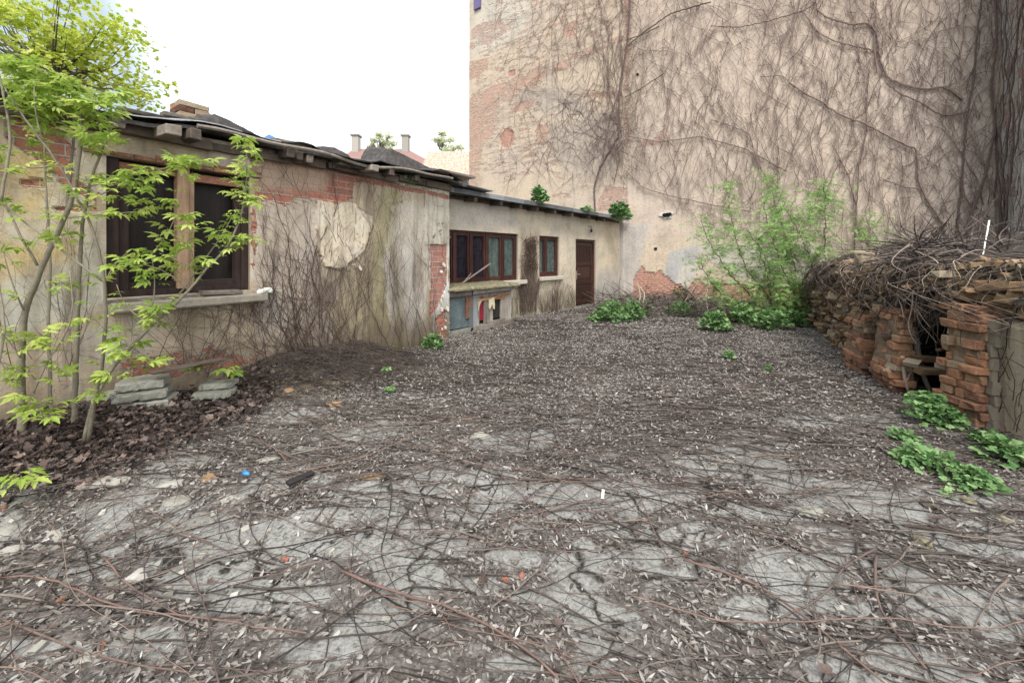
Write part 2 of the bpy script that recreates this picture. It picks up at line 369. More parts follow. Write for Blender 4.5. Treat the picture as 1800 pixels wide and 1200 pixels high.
# ------------------------------------------------------------------ ground
RUIN = [(4.05, 2.2), (4.16, 3.0), (4.22, 3.55), (4.36, 4.4), (4.68, 5.3), (5.35, 6.5), (6.1, 7.9), (7.2, 9.7), (8.2, 11.1)]
RUIN = np.array(RUIN, float)
_seg = np.r_[0, np.cumsum(np.linalg.norm(np.diff(RUIN, axis=0), axis=1))]; RL = _seg[-1]
def ruin_at(s):
    x = np.interp(s, _seg, RUIN[:, 0]); y = np.interp(s, _seg, RUIN[:, 1])
    e = .12; tx = np.interp(s + e, _seg, RUIN[:, 0]) - np.interp(s - e, _seg, RUIN[:, 0]); ty = np.interp(s + e, _seg, RUIN[:, 1]) - np.interp(s - e, _seg, RUIN[:, 1])
    L = np.hypot(tx, ty) + 1e-9; return x, y, tx / L, ty / L
def ruin_dist(x, y):
    """+ on courtyard side"""
    best = np.full(np.shape(x), 1e9); sgn = np.ones(np.shape(x)); par = np.zeros(np.shape(x))
    for i in range(len(RUIN) - 1):
        p = RUIN[i]; q = RUIN[i + 1]; d = q - p; L2 = d @ d
        t = np.clip(((x - p[0]) * d[0] + (y - p[1]) * d[1]) / L2, 0, 1)
        ex = x - p[0] - t * d[0]; ey = y - p[1] - t * d[1]; dist = np.hypot(ex, ey)
        cr = d[0] * ey - d[1] * ex
        m = dist < best; best = np.where(m, dist, best); sgn = np.where(m, np.sign(cr), sgn); par = np.where(m, _seg[i] + t * math.sqrt(L2), par)
    return best * sgn, par
def fdist(fr, x, y): return (x - fr.o[0]) * fr.n[0] + (y - fr.o[1]) * fr.n[1]
def fs(fr, x, y): return (x - fr.o[0]) * fr.a[0] + (y - fr.o[1]) * fr.a[1]
def gh(x, y):
    x = np.asarray(x, float); y = np.asarray(y, float)
    d = fdist(FM, x, y); s = fs(FM, x, y)
    z = .03 * (fbm(x * .8, y * .8, 3, 4) - .5) + .025 * (fbm(x * 4, y * 4, 3, 8) - .5)
    z = np.where((d > -.3) & (s > -.2), z + .30 * np.exp(-((s - 2.6) / 1.05) ** 4) * np.exp(-(np.maximum(d, 0) / .9) ** 2.2), z)
    z = np.where((d > -.3) & (s > 0), z + .20 * np.clip((s - 3.6) / .6, 0, 1) * np.exp(-(np.maximum(d, 0) / .75) ** 2), z)
    # low bank under the weeds by the back wall
    db = fdist(FB, x, y)
    z = z + .18 * np.exp(-(np.maximum(db, 0) / .7) ** 2) * np.clip(fs(FB, x, y) / 1., 0, 1) * (db > -.3)
    return z
def moundv(x, y):
    d = fdist(FM, x, y) + .25 * (fbm(x * 3, y * 3, 3, 15) - .5); s = fs(FM, x, y) + .3 * (fbm(x * 2, y * 2, 3, 16) - .5)
    return np.clip((1 - ((s - 2.45) / 1.55) ** 2 - (np.maximum(d, 0) / 1.25) ** 2) * 3.5, 0, 1) * (d > -.3) * (s < 3.6)
def inyard(x, y, m=0.0):
    dm = fdist(FM, x, y); sm = fs(FM, x, y); da = fdist(FA, x, y); db = fdist(FB, x, y); dr, _ = ruin_dist(x, y)
    okm = np.where(sm > 0, dm > m, da > m)
    return okm & (db > m) & (dr > m)

PATCH = [(420, 975, 150, 62), (330, 930, 80, 30), (300, 1040, 90, 28), (470, 1050, 110, 30), (610, 958, 70, 22), (700, 872, 70, 20), (790, 962, 60, 22), (850, 1030, 50, 16), (640, 1105, 80, 22), (1050, 885, 75, 13),
         (1080, 930, 40, 13), (1150, 876, 40, 12), (1400, 1000, 95, 34), (1420, 1045, 60, 24), (1345, 1072, 90, 26), (1250, 990, 45, 17), (1480, 966, 60, 17), (1375, 905, 80, 13), (1280, 895, 50, 10), (1440, 935, 60, 10), (1690, 1060, 100, 28),
         (1610, 1030, 60, 22), (1750, 1110, 60, 28), (820, 905, 50, 14), (1570, 995, 60, 22), (250, 1130, 80, 22), (560, 1150, 90, 25), (910, 1175, 60, 20), (1450, 1165, 50, 18), (1580, 1150, 70, 24), (120, 1010, 70, 22),
         (900, 985, 60, 14), (680, 930, 60, 14), (1000, 905, 60, 10), (580, 905, 70, 16), (1340, 850, 60, 8), (1150, 940, 50, 11), (745, 835, 60, 9), (1180, 1010, 50, 14), (950, 1060, 60, 16), (520, 845, 60, 12), (1690, 965, 80, 18),
         (60, 1140, 70, 22), (330, 890, 50, 14), (1355, 784, 35, 5), (500, 925, 60, 18), (1210, 870, 60, 9), (720, 1010, 60, 16), (1520, 1075, 40, 18)]
def patchv(x, y):
    x = np.asarray(x, float); y = np.maximum(np.asarray(y, float), .3)
    nx = (fbm(x * 3.2, y * 3.2, 4, 21) - .5) * 1.0; ny = (fbm(x * 3.2, y * 3.2, 4, 31) - .5) * 1.0
    v = np.zeros(np.shape(x))
    for (px, py, rx, ry) in PATCH:
        g = gnd(px, py); Rx = rx / F * g[1]; Ry = max(ry * g[1] ** 2 / (H * F), .05)
        q = ((x + nx * Rx * .9 - g[0]) / Rx) ** 2 + ((y + ny * Ry * .9 - g[1]) / Ry) ** 2
        v = np.maximum(v, np.clip((1.25 - q) / .5, 0, 1))
    gen = np.clip((fbm(x * 2.6, y * 2.6, 5, 91) - .56) * 14, 0, 1) * np.clip((5.2 - y) / 1.2, 0, 1)
    return np.maximum(v, gen)
def axis(lo, hi, step, far):
    c = list(np.arange(lo, hi + 1e-6, step)); g = []; d = step; p = c[-1]
    while p < far: d *= 1.35; p += d; g.append(p)
    h = []; d = step; p = c[0]
    while p > -far: d *= 1.35; p -= d; h.append(p)
    return np.array(h[::-1] + c + g)
gx = axis(-5.5, 9.5, .06, 500); gy = axis(.8, 15.0, .06, 500)
X, Y = np.meshgrid(gx, gy, indexing='ij'); Z = gh(X, Y)
near = (np.abs(X) < 20) & (np.abs(Y) < 30); Z = np.where(near, Z, 0)
def gridmesh(name, P, mat, attrs=None, uv=None, parent=None, mask=None, smooth=True):
    nx, ny = P.shape[:2]; me = bpy.data.meshes.new(name)
    idx = np.arange(nx * ny).reshape(nx, ny)
    Q = np.stack([idx[:-1, :-1], idx[1:, :-1], idx[1:, 1:], idx[:-1, 1:]], -1).reshape(-1, 4)
    if mask is not None: Q = Q[mask.reshape(-1)]
    me.vertices.add(nx * ny); me.vertices.foreach_set('co', P.reshape(-1))
    me.loops.add(Q.size); me.loops.foreach_set('vertex_index', Q.ravel().astype(np.int32))
    me.polygons.add(len(Q)); me.polygons.foreach_set('loop_start', (np.arange(len(Q)) * 4).astype(np.int32))
    me.update(calc_edges=True)
    me.polygons.foreach_set('use_smooth', np.full(len(Q), smooth))
    for k, v in (attrs or {}).items():
        if v.ndim == 3:
            a = me.attributes.new(k, 'FLOAT_COLOR', 'POINT'); c = np.concatenate([v.reshape(-1, 3), np.ones((nx * ny, 1))], 1); a.data.foreach_set('color', c.ravel().astype(np.float32))
        else:
            a = me.attributes.new(k, 'FLOAT', 'POINT'); a.data.foreach_set('value', v.ravel().astype(np.float32))
    if uv is not None:
        u = me.uv_layers.new(name='UVMap'); L = uv.reshape(-1, 2)[Q.ravel()]; u.data.foreach_set('uv', L.ravel().astype(np.float32))
    me.materials.append(mat)
    o = bpy.data.objects.new(name, me); COL.objects.link(o)
    if parent is not None: o.parent = parent
    return o
pv = np.where(near, patchv(X, Y), 0)
M = NT('courtyard ground'); vec = M.n('ShaderNodeTexCoord').outputs['Object']
n1 = M.noise(vec, 1.3, 6, .6); n2 = M.noise(vec, 14, 7, .7); n3 = M.noise(vec, 70, 4, .7)
conc = M.ramp(M.math('ADD', M.math('MULTIPLY', n1, .5), M.math('MULTIPLY', n2, .5)), [(.3, (.165, .161, .146)), (.5, (.245, .24, .22)), (.7, (.325, .318, .298))])
vo = M.n('ShaderNodeTexVoronoi'); vo.feature = 'DISTANCE_TO_EDGE'; vo.inputs['Scale'].default_value = 1.1
wv_ = M.n('ShaderNodeVectorMath'); wv_.operation = 'MULTIPLY_ADD'; dn_ = M.n('ShaderNodeTexNoise'); dn_.inputs['Scale'].default_value = 3; dn_.inputs['Detail'].default_value = 6; M.l(vec, dn_.inputs['Vector'])
M.l(dn_.outputs['Color'], wv_.inputs[0]); wv_.inputs[1].default_value = (.8, .8, 0); M.l(vec, wv_.inputs[2]); M.l(wv_.outputs[0], vo.inputs['Vector'])
crk = M.mr(vo.outputs['Distance'], .004, .022, 1, 0)
n6 = M.noise(vec, 34, 5, .75); conc = M.mix(M.mr(n6, .52, .62, 0, .65), conc, (.07, .062, .055)); conc = M.mix(crk, conc, (.03, .026, .022))
conc = M.mix(.7, conc, M.ramp(n3, [(.3, (.45, .45, .42)), (.5, (1, 1, 1)), (.75, (1.4, 1.4, 1.35))]), 'MULTIPLY')
soil = M.ramp(M.math('ADD', M.math('MULTIPLY', n2, .6), M.math('MULTIPLY', n3, .4)), [(.3, (.03, .026, .023)), (.5, (.135, .119, .105)), (.7, (.30, .272, .245))])  # darkest soil tones also stand in for shadowed gaps in the litter
pk = M.mr(M.math('ADD', M.attr('patch'), M.math('MULTIPLY', M.math('SUBTRACT', n2, .5), .9)), .4, .6, 0, 1)
mds = M.ramp(M.math('ADD', M.math('MULTIPLY', n2, .5), M.math('MULTIPLY', n3, .5)), [(.3, (.045, .034, .024)), (.5, (.15, .115, .075)), (.7, (.30, .245, .175))])
M.l(M.mix(M.attr('mound'), M.mix(pk, soil, conc), mds), M.b.inputs['Base Color']); M.b.inputs['Roughness'].default_value = .92; M.b.inputs['Specular IOR Level'].default_value = .2
M.l(M.bump(M.math('ADD', n2, M.math('MULTIPLY', n3, .5)), .7, .02), M.b.inputs['Normal'])
g = gridmesh('ground', np.stack([X, Y, Z], -1), M.m, {'patch': pv, 'mound': np.where(near, moundv(X, Y), 0)}); tag(g, kind='structure')

# ------------------------------------------------------------------ walls with painted-on wear maps (plaster, brick, stains, shade at peeled edges)
def make_wall(name, fr, s0, s1, z0, z1, step, mat, painter, parent=None, holes=(), top=None):
    S = np.arange(s0, s1 + 1e-6, (s1 - s0) / max(1, round((s1 - s0) / step)))
    Zz = np.arange(z0, z1 + 1e-6, (z1 - z0) / max(1, round((z1 - z0) / step)))
    for (a, b, c, d) in holes:      # snap lines to hole edges
        for v in (a, b): S[np.argmin(abs(S - v))] = v
        for v in (c, d): Zz[np.argmin(abs(Zz - v))] = v
    SS, ZZ = np.meshgrid(S, Zz, indexing='ij')
    at_ = painter(SS, ZZ)
    d = at_.pop('disp', np.zeros_like(SS)) + .012 * (fbm(SS * 2, ZZ * 2, 4, 3) - .5)
    if top is not None: ZZ = np.minimum(ZZ, top(SS))
    P = fr.pt(SS, ZZ, d)
    mask = np.ones((len(S) - 1, len(Zz) - 1), bool)
    cs = (S[:-1] + S[1:]) / 2; cz = (Zz[:-1] + Zz[1:]) / 2
    for (a, b, c, dd) in holes:
        mask &= ~(((cs > a) & (cs < b))[:, None] & ((cz > c) & (cz < dd))[None, :])
    return gridmesh(name, P, mat, at_, np.stack([SS, ZZ], -1), parent, mask, smooth=False)
def paint(T, m, c):
    return T * (1 - m[..., None]) + np.array(c) * m[..., None]
def PP(fr, pts, d=0): return [tuple(float(v) for v in fr.pix(x, y, d)) for x, y in pts]

# ---- old shed
shed = thing('shed', 'low old shed with peeling stained plaster, a big dark window and a ragged felt roof', 'shed', (P1[0], P1[1], 0))
shed['_off'] = [P1[0], P1[1], 0.]
WS0, WS1, WZ0, WZ1 = 3.33, 4.50, 1.13, 2.42
def paint_shed(S, Z):
    T = np.zeros(S.shape + (3,)) + np.array((.43, .355, .255))
    n = fbm(S * 1.2, Z * 1.2, 5, 40)
    T = paint(T, np.clip((n - .5) * 5, 0, 1) * .6, (.36, .29, .22))
    f = lambda pts, c, a=1, amp=.05, fe=.03, sd=0: paint(T, a * fpip(S, Z, PP(FM, pts), amp, 3.5, fe, sd), c)
    T = f([(0, 250), (195, 265), (200, 510), (0, 520)], (.50, .39, .19), .9, .1, .1, 1)
    T = f([(0, 500), (140, 440), (190, 420), (195, 530), (100, 560), (0, 600)], (.50, .49, .42), .8, .1, .05, 2)
    T = f([(445, 360), (560, 350), (560, 520), (600, 610), (450, 610), (440, 500)], (.42, .355, .29), .9, .05, .05, 3)
    T = f([(555, 350), (625, 355), (650, 400), (640, 440), (600, 475), (570, 470), (555, 430)], (.58, .50, .38), 1, .03, .005, 4)
    T = f([(625, 365), (658, 380), (652, 410), (624, 412)], (.60, .54, .42), 1, .02, .005, 5)
    T = f([(650, 470), (665, 330), (700, 320), (690, 420), (700, 600), (640, 610)], (.29, .27, .15), .7, .08, .08, 6)
    T = f([(672, 470), (690, 360), (740, 350), (755, 420), (750, 590), (690, 600)], (.44, .40, .335), .95, .04, .02, 7)
    T = f([(685, 455), (735, 445), (740, 560), (720, 590), (690, 560)], (.33, .295, .25), .9, .04, .02, 8)
    T = f([(690, 600), (700, 500), (676, 400), (690, 330), (705, 340), (690, 420), (706, 500), (716, 600)], (.27, .25, .14), .6, .05, .05, 9)
    T = f([(745, 330), (790, 330), (790, 430), (748, 430)], (.50, .47, .39), .9, .04, .03, 10)
    T = f([(755, 430), (790, 430), (790, 600), (760, 600)], (.62, .60, .55), 1, .04, .01, 11)
    T = f([(600, 480), (640, 470), (640, 590), (590, 600)], (.38, .33, .21), .8, .05, .05, 12)
    for pts, sd_ in (([(555, 350), (625, 355), (650, 400), (640, 440), (600, 475), (570, 470), (555, 430)], 4), ([(625, 365), (658, 380), (652, 410), (624, 412)], 5), ([(672, 470), (690, 360), (740, 350), (755, 420), (750, 590), (690, 600)], 7), ([(745, 330), (790, 330), (790, 430), (748, 430)], 10), ([(755, 430), (790, 430), (790, 600), (760, 600)], 11), ([(445, 360), (560, 350), (560, 520), (600, 610), (450, 610), (440, 500)], 3), ([(600, 480), (640, 470), (640, 590), (590, 600)], 12)):
        q_ = fpip(S, Z, PP(FM, pts), {7: .04, 10: .04, 11: .04, 3: .05, 12: .05}.get(sd_, .03), 3.5, .012, sd_); T = paint(T, 4 * q_ * (1 - q_) * .75 * (fbm(S * 3, Z * 3, 3, sd_ + 50) > .46), (.15, .115, .085))  # dark outlines painted round peeled layers: crack lines plus their edge shadow
    # blotches: lime bloom and grime
    b1 = fbm(S * 2.2, Z * 1.4, 5, 71); T = paint(T, np.clip((b1 - .56) * 9, 0, 1) * .5, (.56, .53, .47)); b2 = fbm(S * 3.2, Z * 1.1, 5, 73); T = paint(T, np.clip((b2 - .56) * 8, 0, 1) * .55, (.22, .175, .125))
    # darker foot of the wall, uneven along its upper edge
    dk = np.clip((.62 + .35 * (fbm(S * 1.5, Z * 0 + 3, 3, 9) - .5) * 2 - Z) / .35, 0, 1)
    T = paint(T, dk * .8, (.15, .115, .08))
    T = paint(T, np.clip((.25 - Z) / .2, 0, 1) * .6 * (S < 1.6), (.12, .12, .05))
    B = np.zeros(S.shape)
    def b(pts, a=1., amp=.06, fe=.02, sd=0):
        np.maximum(B, a * fpip(S, Z, PP(FM, pts), amp, 4, fe, sd), out=B)
    b([(440, 270), (800, 345), (800, 352), (660, 325), (625, 320), (615, 350), (590, 358), (520, 345), (500, 362), (470, 350), (445, 362)], .95, .05, .02, 20)
    b([(450, 285), (590, 310), (560, 345), (450, 352)], 1., .05, .02, 21)
    b([(757, 430), (786, 430), (786, 500), (770, 540), (757, 560)], .95, .03, .01, 22)
    b([(765, 560), (786, 540), (786, 600), (768, 595)], .6, .05, .02, 23)
    b([(440, 330), (452, 330), (452, 440), (440, 520)], .6, .05, .02, 24)
    b([(0, 190), (110, 205), (150, 300), (195, 360), (160, 370), (80, 290), (0, 250)], .62, .1, .06, 25)
    b([(40, 315), (78, 315), (78, 330), (40, 330)], 1.2, .01, .01, 26)
    b([(90, 360), (195, 360), (195, 376), (90, 372)], .62, .02, .02, 27)
    b([(200, 620), (300, 600), (520, 610), (420, 660), (200, 680)], .5, .1, .08, 28)
    b([(607, 330), (615, 335), (622, 350), (604, 350)], 1, .01, .01, 29)
    b([(600, 575), (640, 560), (600, 480), (640, 480)], .3, .05, .05, 30)
    wash = np.clip((fpip(S, Z, PP(FM, [(450, 270), (580, 300), (570, 335), (450, 330)]), .05, 3, .05, 33)) * .55, 0, 1) + .12
    lay = fpip(S, Z, PP(FM, [(555, 350), (625, 355), (655, 395), (640, 440), (600, 475), (570, 470), (555, 430)]), .03, 3.5, .005, 4)
    lay2 = fpip(S, Z, PP(FM, [(445, 360), (560, 350), (560, 520), (600, 610), (450, 610), (440, 500)]), .05, 3.5, .01, 3)
    return {'tint': T, 'brick': B, 'wash': wash, 'disp': .03 * lay + .01 * lay2 - .022 * (B > .5) + .03 * (fbm(S * .6, Z * .6, 2, 7) - .5)}
make_wall('wall', FM, -.005, 7.2, -.15, 2.86, .025, M_shed, paint_shed, shed, [(WS0, WS1, WZ0, WZ1)], top=lambda S: 2.84 - .024 * np.clip(S - .6, 0, 4))
for o in [shed.children[-1]]: o.location = (-P1[0], -P1[1], 0)
def flakes(name, zones, n, size, parent, mat):
    for i in range(n):
        k = MB()
        (x0, y0, x1, y1) = random.choice(zones); s_, z_ = map(float, FM.pix(random.uniform(x0, x1), random.uniform(y0, y1))); w_ = size * random.uniform(.4, 1.3); h_ = w_ * random.uniform(.8, 1.8)
        P = []; m_ = 7; curl = random.uniform(.006, .03); ca = random.uniform(0, 6.28)
        for j in range(m_):
            a = j / m_ * 6.283; r_ = random.uniform(.6, 1.1); x = math.cos(a) * r_; y = math.sin(a) * r_; P.append(FM.pt(max(s_ + x * w_ / 2, .004), z_ + y * h_ / 2, .012 + curl * (1 + math.cos(a - ca)) * .8))
        k.prism(P, -FM.n * .008); k.build(name, mat, parent)
flakes('plaster_flake', [(772, 445, 788, 600), (772, 500, 788, 600), (757, 350, 788, 430), (600, 435, 650, 475), (772, 400, 788, 600)], 44, .065, shed, ramp_mat('cream flake', [(0, (.30, .27, .21)), (.5, (.42, .38, .31)), (1, (.52, .48, .41))], .9, 12, .4, .5, .004))
# body of the shed behind the front: end wall (towards the annex) and rear
FE = Frame(P1, (-.83, .557), (.557, .83))
def paint_plain(c):
    def f(S, Z):
        T = np.zeros(S.shape + (3,)) + np.array(c)
        return {'tint': T, 'brick': .3 * np.clip((fbm(S * 1.5, Z * 1.5, 4, 2) - .4) * 5, 0, 1) + .2, 'wash': np.full(S.shape, .15)}
    return f
e = make_wall('end_wall', FE, 0, 3.6, -.15, 2.86, .06, M_shed, paint_plain((.5, .46, .4)), shed); e.location = (-P1[0], -P1[1], 0)
mb = MB(); mb.fbox(FM, .02, 7.2, -3.6, -3.4, -.1, 3.2); mb.fbox(FM, 7.0, 7.2, -3.4, -.02, -.1, 2.9)
mb.build('rear_wall', M_soil, shed)
mb = MB(); mb.fbox(FM, .05, 6.9, -1.6, -1.5, -.1, 2.8); mb.build('room_partition', ramp_mat('dim room wall', one((.07, .06, .05)), .9), shed)

# shed window
win = MB(); r_ = win
for a in (0,):
    mbj = MB(); dj = -.14
    mbj.fbox(FM, WS0 - .01, WS0 + .07, -.20, -.03, WZ0, WZ1); mbj.fbox(FM, WS1 - .09, WS1 + .01, -.20, -.03, WZ0, WZ1)
    mbj.fbox(FM, WS0 + .07, WS1 - .09, -.20, -.04, WZ0, WZ0 + .06)
    wo = mbj.build('window', wood('blackened frame', (.05, .03, .025), axis=2), shed, bevel=.004); wo['_off'] = [P1[0], P1[1], 0.]
    g_ = MB(); g_.fbox(FM, WS0 + .07, WS1 - .09, -.16, -.15, WZ0 + .06, WZ1); g_.build('pane', M_glassdark, wo)
    t_ = MB(); sm, _ = FM.pix(324, 400); t_.fbox(FM, sm - .05, sm + .05, -.13, -.015, WZ0 + .05, WZ1 - .02); t_.fbox(FM, sm - .10, sm - .052, -.12, -.05, WZ0 + .06, WZ1 - .05)
    t_.build('mullion', M_tanframe, wo, bevel=.004)
    t_ = MB(); t_.fbox(FM, WS0 + .05, sm - .05, -.12, -.04, WZ1 - .13, WZ1 - .05); t_.fbox(FM, sm + .05, WS1 - .08, -.12, -.06, WZ1 - .1, WZ1 - .03)
    t_.build('top_rail', M_redwood, wo, bevel=.003)
    t_ = MB(); t_.fbox(FM, WS0 + .07, WS0 + .13, -.13, -.05, WZ0 + .06, WZ1 - .13); t_.fbox(FM, WS1 - .16, WS1 - .09, -.13, -.05, WZ0 + .06, WZ1 - .1); t_.fbox(FM, WS0 + .13, sm - .11, -.13, -.06, WZ0 + .06, WZ0 + .13); t_.fbox(FM, sm + .055, WS1 - .16, -.13, -.06, WZ0 + .06, WZ0 + .13)
    t_.build('sash', wood('dark sash', (.035, .022, .018), axis=2), wo, bevel=.003)
s0, _ = FM.pix(470, 530, .12); s1, _ = FM.pix(196, 545, .12)
mb = MB()
L = np.linspace(s0, s1, 14)
G1 = []
for d_, z_0 in ((-.2, .995), (.125, .995), (.135, 1.01), (.132, 1.07), (.12, 1.088), (-.2, 1.09)):
    LL = np.linspace(s0, s1, 60); G1.append(FM.pt(LL, z_0 + .008 * (fbm(LL * 9, LL * 0 + z_0 * 7, 4, 3) - .5), d_ + (.022 * (fbm(LL * 7, LL * 0 + d_ * 3, 4, 5) - .5) if d_ > 0 else 0)))
G1 = np.stack(G1, 1); idx = np.arange(360).reshape(60, 6); nx_ = np.roll(idx, -1, 1)
mb.add(G1.reshape(-1, 3), {4: np.stack([idx[:-1], idx[1:], nx_[1:], nx_[:-1]], -1).reshape(-1, 4), 6: [tuple(idx[0]), tuple(idx[-1][::-1])]}, .5)
mb.build('window_sill', ramp_mat('weathered sill', one((.27, .24, .19)), .9, 9, .9), shed)
mb = MB()
for i in range(9):
    a = WS0 - .12 + i * .16; mb.fbox(FM, a, a + .15, -.1, .012 + .01 * random.random(), WZ1 + .005, WZ1 + .035 + .01 * random.random(), jit=.006)
    if i < 6: mb.fbox(FM, a, a + .15, -.1, .006 + .01 * random.random(), WZ1 + .042, WZ1 + .07, jit=.006)
mb.build('lintel_bricks', M_brickl, shed)
# rafters and roof
EZ = 2.87
mb = MB()
def drop(S): return -.024 * np.clip(np.asarray(S, float) - .6, 0, 4)
def eave_z(S): return EZ + drop(S) + .03 * np.sin(S * 2.3) + .02 * np.sin(S * 5.1 + 1)
# wall plate: irregular half timbers
S_ = -.0
while S_ < 7.0:
    l = random.uniform(.35, .8); dr_ = float(drop(S_ + l / 2)); mb.fbox(FM, S_, S_ + l - .02, -.1, .05 + random.uniform(0, .05), EZ - .16 + dr_, EZ - .07 + dr_ + random.uniform(-.01, .01), jit=.012)
    S_ += l
mb.build('wall_plate', M_beam, shed)
for px, w_, out, tl in ((305, .11, .42, -.03), (345, .09, .3, 0), (512, .09, .26, 0), (528, .09, .22, 0), (546, .08, .18, 0), (660, .13, .34, 0), (690, .08, .26, 0), (100, .1, .3, 0), (210, .1, .2, 0), (590, .07, .12, 0), (735, .09, .2, 0)):
    s_, _ = FM.pix(px, 260, out); m2 = MB()
    tl += float(drop(s_)); p0 = FM.pt(s_, EZ - .09 + tl, out); p1 = FM.pt(s_ + .03, EZ - .02 + tl, -1.0); m2.bar(p0, p1, w_, .10, jit=.01)
    m2.build('rafter', M_beam if px not in (660, 305, 546) else M_oldwood, shed, bevel=.008)
def roof_sheet(fr, s0, s1, out, back, zf, rise, th, wav, mat, name, parent, n=90, tearamp=.06, seed=0):
    S = np.linspace(s0, s1, n); D = np.linspace(0, 1, 12)
    SS, DD = np.meshgrid(S, D, indexing='ij')
    edge = out + tearamp * (fbm(S * 2.2, S * 0, 4, seed) - .5) * 2
    d = edge[:, None] * (1 - DD) - back * DD
    z = zf(SS) + rise * (edge[:, None] - d) + wav * (fbm(SS * 2.5, DD * 5, 3, seed + 1) - .5) * 2 - .03 * (DD < .05) * vnoise(SS * 6, DD * 0, seed)
    P = fr.pt(SS, z, d); P2 = P.copy(); P2[..., 2] -= th
    o = MB(); nn = n * 12; idx = np.arange(nn).reshape(n, 12)
    q = np.stack([idx[:-1, :-1], idx[1:, :-1], idx[1:, 1:], idx[:-1, 1:]], -1).reshape(-1, 4)
    side = np.stack([idx[:-1, 0], idx[1:, 0], idx[1:, 0] + nn, idx[:-1, 0] + nn], -1)
    e1 = np.stack([idx[0, :-1], idx[0, 1:], idx[0, 1:] + nn, idx[0, :-1] + nn], -1); e2 = np.stack([idx[-1, :-1], idx[-1, 1:], idx[-1, 1:] + nn, idx[-1, :-1] + nn], -1)
    o.add(np.vstack([P.reshape(-1, 3), P2.reshape(-1, 3)]), {4: np.vstack([q, q + nn, side, e1, e2])}, .4)
    return o.build(name, mat, parent)
roof_sheet(FM, -.12, 7.2, .20, 3.7, lambda s: eave_z(s) + .0, .05, .035, .015, M_tar, 'roof', shed, 160, .05, 2)
roof_sheet(FM, -.1, 2.4, .27, 1.2, lambda s: eave_z(s) + .06 + .03 * np.sin(s * 4.3), .05, .014, .05, M_tar, 'roof_felt', shed, 120, .15, 12)
roof_sheet(FM, 1.9, 3.5, .24, 1.0, lambda s: eave_z(s) + .055 + .02 * np.sin(s * 5.1), .05, .012, .04, M_tar, 'roof_felt', shed, 90, .12, 17)
roof_sheet(FM, 3.1, 7.2, .24, 1.0, lambda s: eave_z(s) + .05, .05, .01, .01, M_tin, 'roof_tin', shed, 90, .04, 15)
# sagging board under the felt, fascia pole
mb = MB(); mb.tube([FM.pt(s, eave_z(s) - .015, .25 + .02 * math.sin(s * 3)) for s in np.linspace(.2, 3.9, 24)], .022, 6); mb.build('eave_pole', M_oldwood, shed)

# things lying on the shed roof
def hump(name, label, cat, mat, sc, dc, ln, wd, ht, zb, tilt=0, th=.02, seed=0, fr=FM, peak=.3):
    zb = zb + (float(drop(sc)) if fr is FM else 0); n, m = 26, 12; U = np.linspace(0, 1, n); Vv = np.linspace(0, 1, m); UU, VV = np.meshgrid(U, Vv, indexing='ij')
    prof = np.interp(UU, [0, peak, 1], [0, 1, 0]) ** .6
    s = sc + (UU - .5) * ln + .03 * (fbm(UU * 4, VV * 3, 3, seed) - .5)
    d = dc + (VV - .5) * wd; z = zb + ht * prof * (1 - .35 * VV) + .05 * ht * (fbm(UU * 6, VV * 6, 4, seed + 3) - .5) * 6 * .3 + tilt * (UU - .5)
    P = fr.pt(s, z, d); P2 = P.copy(); P2[..., 2] = zb - .05
    o = MB(); nn = n * m; idx = np.arange(nn).reshape(n, m)
    q = np.stack([idx[:-1, :-1], idx[1:, :-1], idx[1:, 1:], idx[:-1, 1:]], -1).reshape(-1, 4)
    ed = []
    for r in (idx[:, 0], idx[:, -1], idx[0], idx[-1]): ed.append(np.stack([r[:-1], r[1:], r[1:] + nn, r[:-1] + nn], -1))
    o.add(np.vstack([P.reshape(-1, 3), P2.reshape(-1, 3)]), {4: np.vstack([q, q + nn] + ed)}, .45)
    t = o.build(name, mat, None, smooth=True, origin=fr.pt(sc, zb, dc)); tag(t, label, cat); return t
def sd(px, py, d, fr=FM):
    s, z = fr.pix(px, py, d); return float(s), float(z)
s_, z_ = sd(700, 300, -.25); a_, _ = sd(650, 300, -.25); b_, _ = sd(752, 322, -.25)
hump('curled_felt', 'large black hump of curled roofing felt standing on the shed roof near the annex', 'roofing felt', M_tar, (a_ + b_) / 2, -.25, abs(a_ - b_), .55, .37, EZ + .08, th=.03, seed=4, peak=.86)
a_, _ = sd(752, 305, -.3); b_, _ = sd(812, 325, -.3)
hump('curled_felt', 'small curled dark felt piece at the right end of the shed roof', 'roofing felt', M_tar, (a_ + b_) / 2 , -.3, abs(a_ - b_) , .4, .27, EZ + .07, th=.03, seed=9, peak=.75)
a_, _ = sd(530, 280, -.1); b_, _ = sd(600, 285, -.1)
hump('curled_felt', 'low wavy black felt strip right of the pale board on the shed roof', 'roofing felt', M_tar, (a_ + b_) / 2, -.1, abs(a_ - b_), .4, .13, EZ + .06, th=.02, seed=14, peak=.4)
a_, _ = sd(345, 230, -.35); b_, _ = sd(440, 250, -.35)
hump('curled_felt', 'pointed black felt sheet leaning against the brick chimney on the roof', 'roofing felt', M_tar, (a_ + b_) / 2, -.35, abs(a_ - b_), .5, .26, EZ + .1, th=.02, seed=19, peak=.85)
def plank(name, label, cat, p, q, w_, t, mat, jit=.006, up=(0, 0, 1), group=None):
    o = MB(); o.bar(p, q, w_, t, up=up, jit=jit); p = np.asarray(p)
    x = o.build(name, mat, None, bevel=.004, origin=(p + np.asarray(q)) / 2); tag(x, label, cat, group); return x
def fpl(fr, px0, py0, px1, py1, d0, d1):
    a, z = fr.pix(px0, py0, d0); b, z2 = fr.pix(px1, py1, d1); return fr.pt(a, z, d0), fr.pt(b, z2, d1)
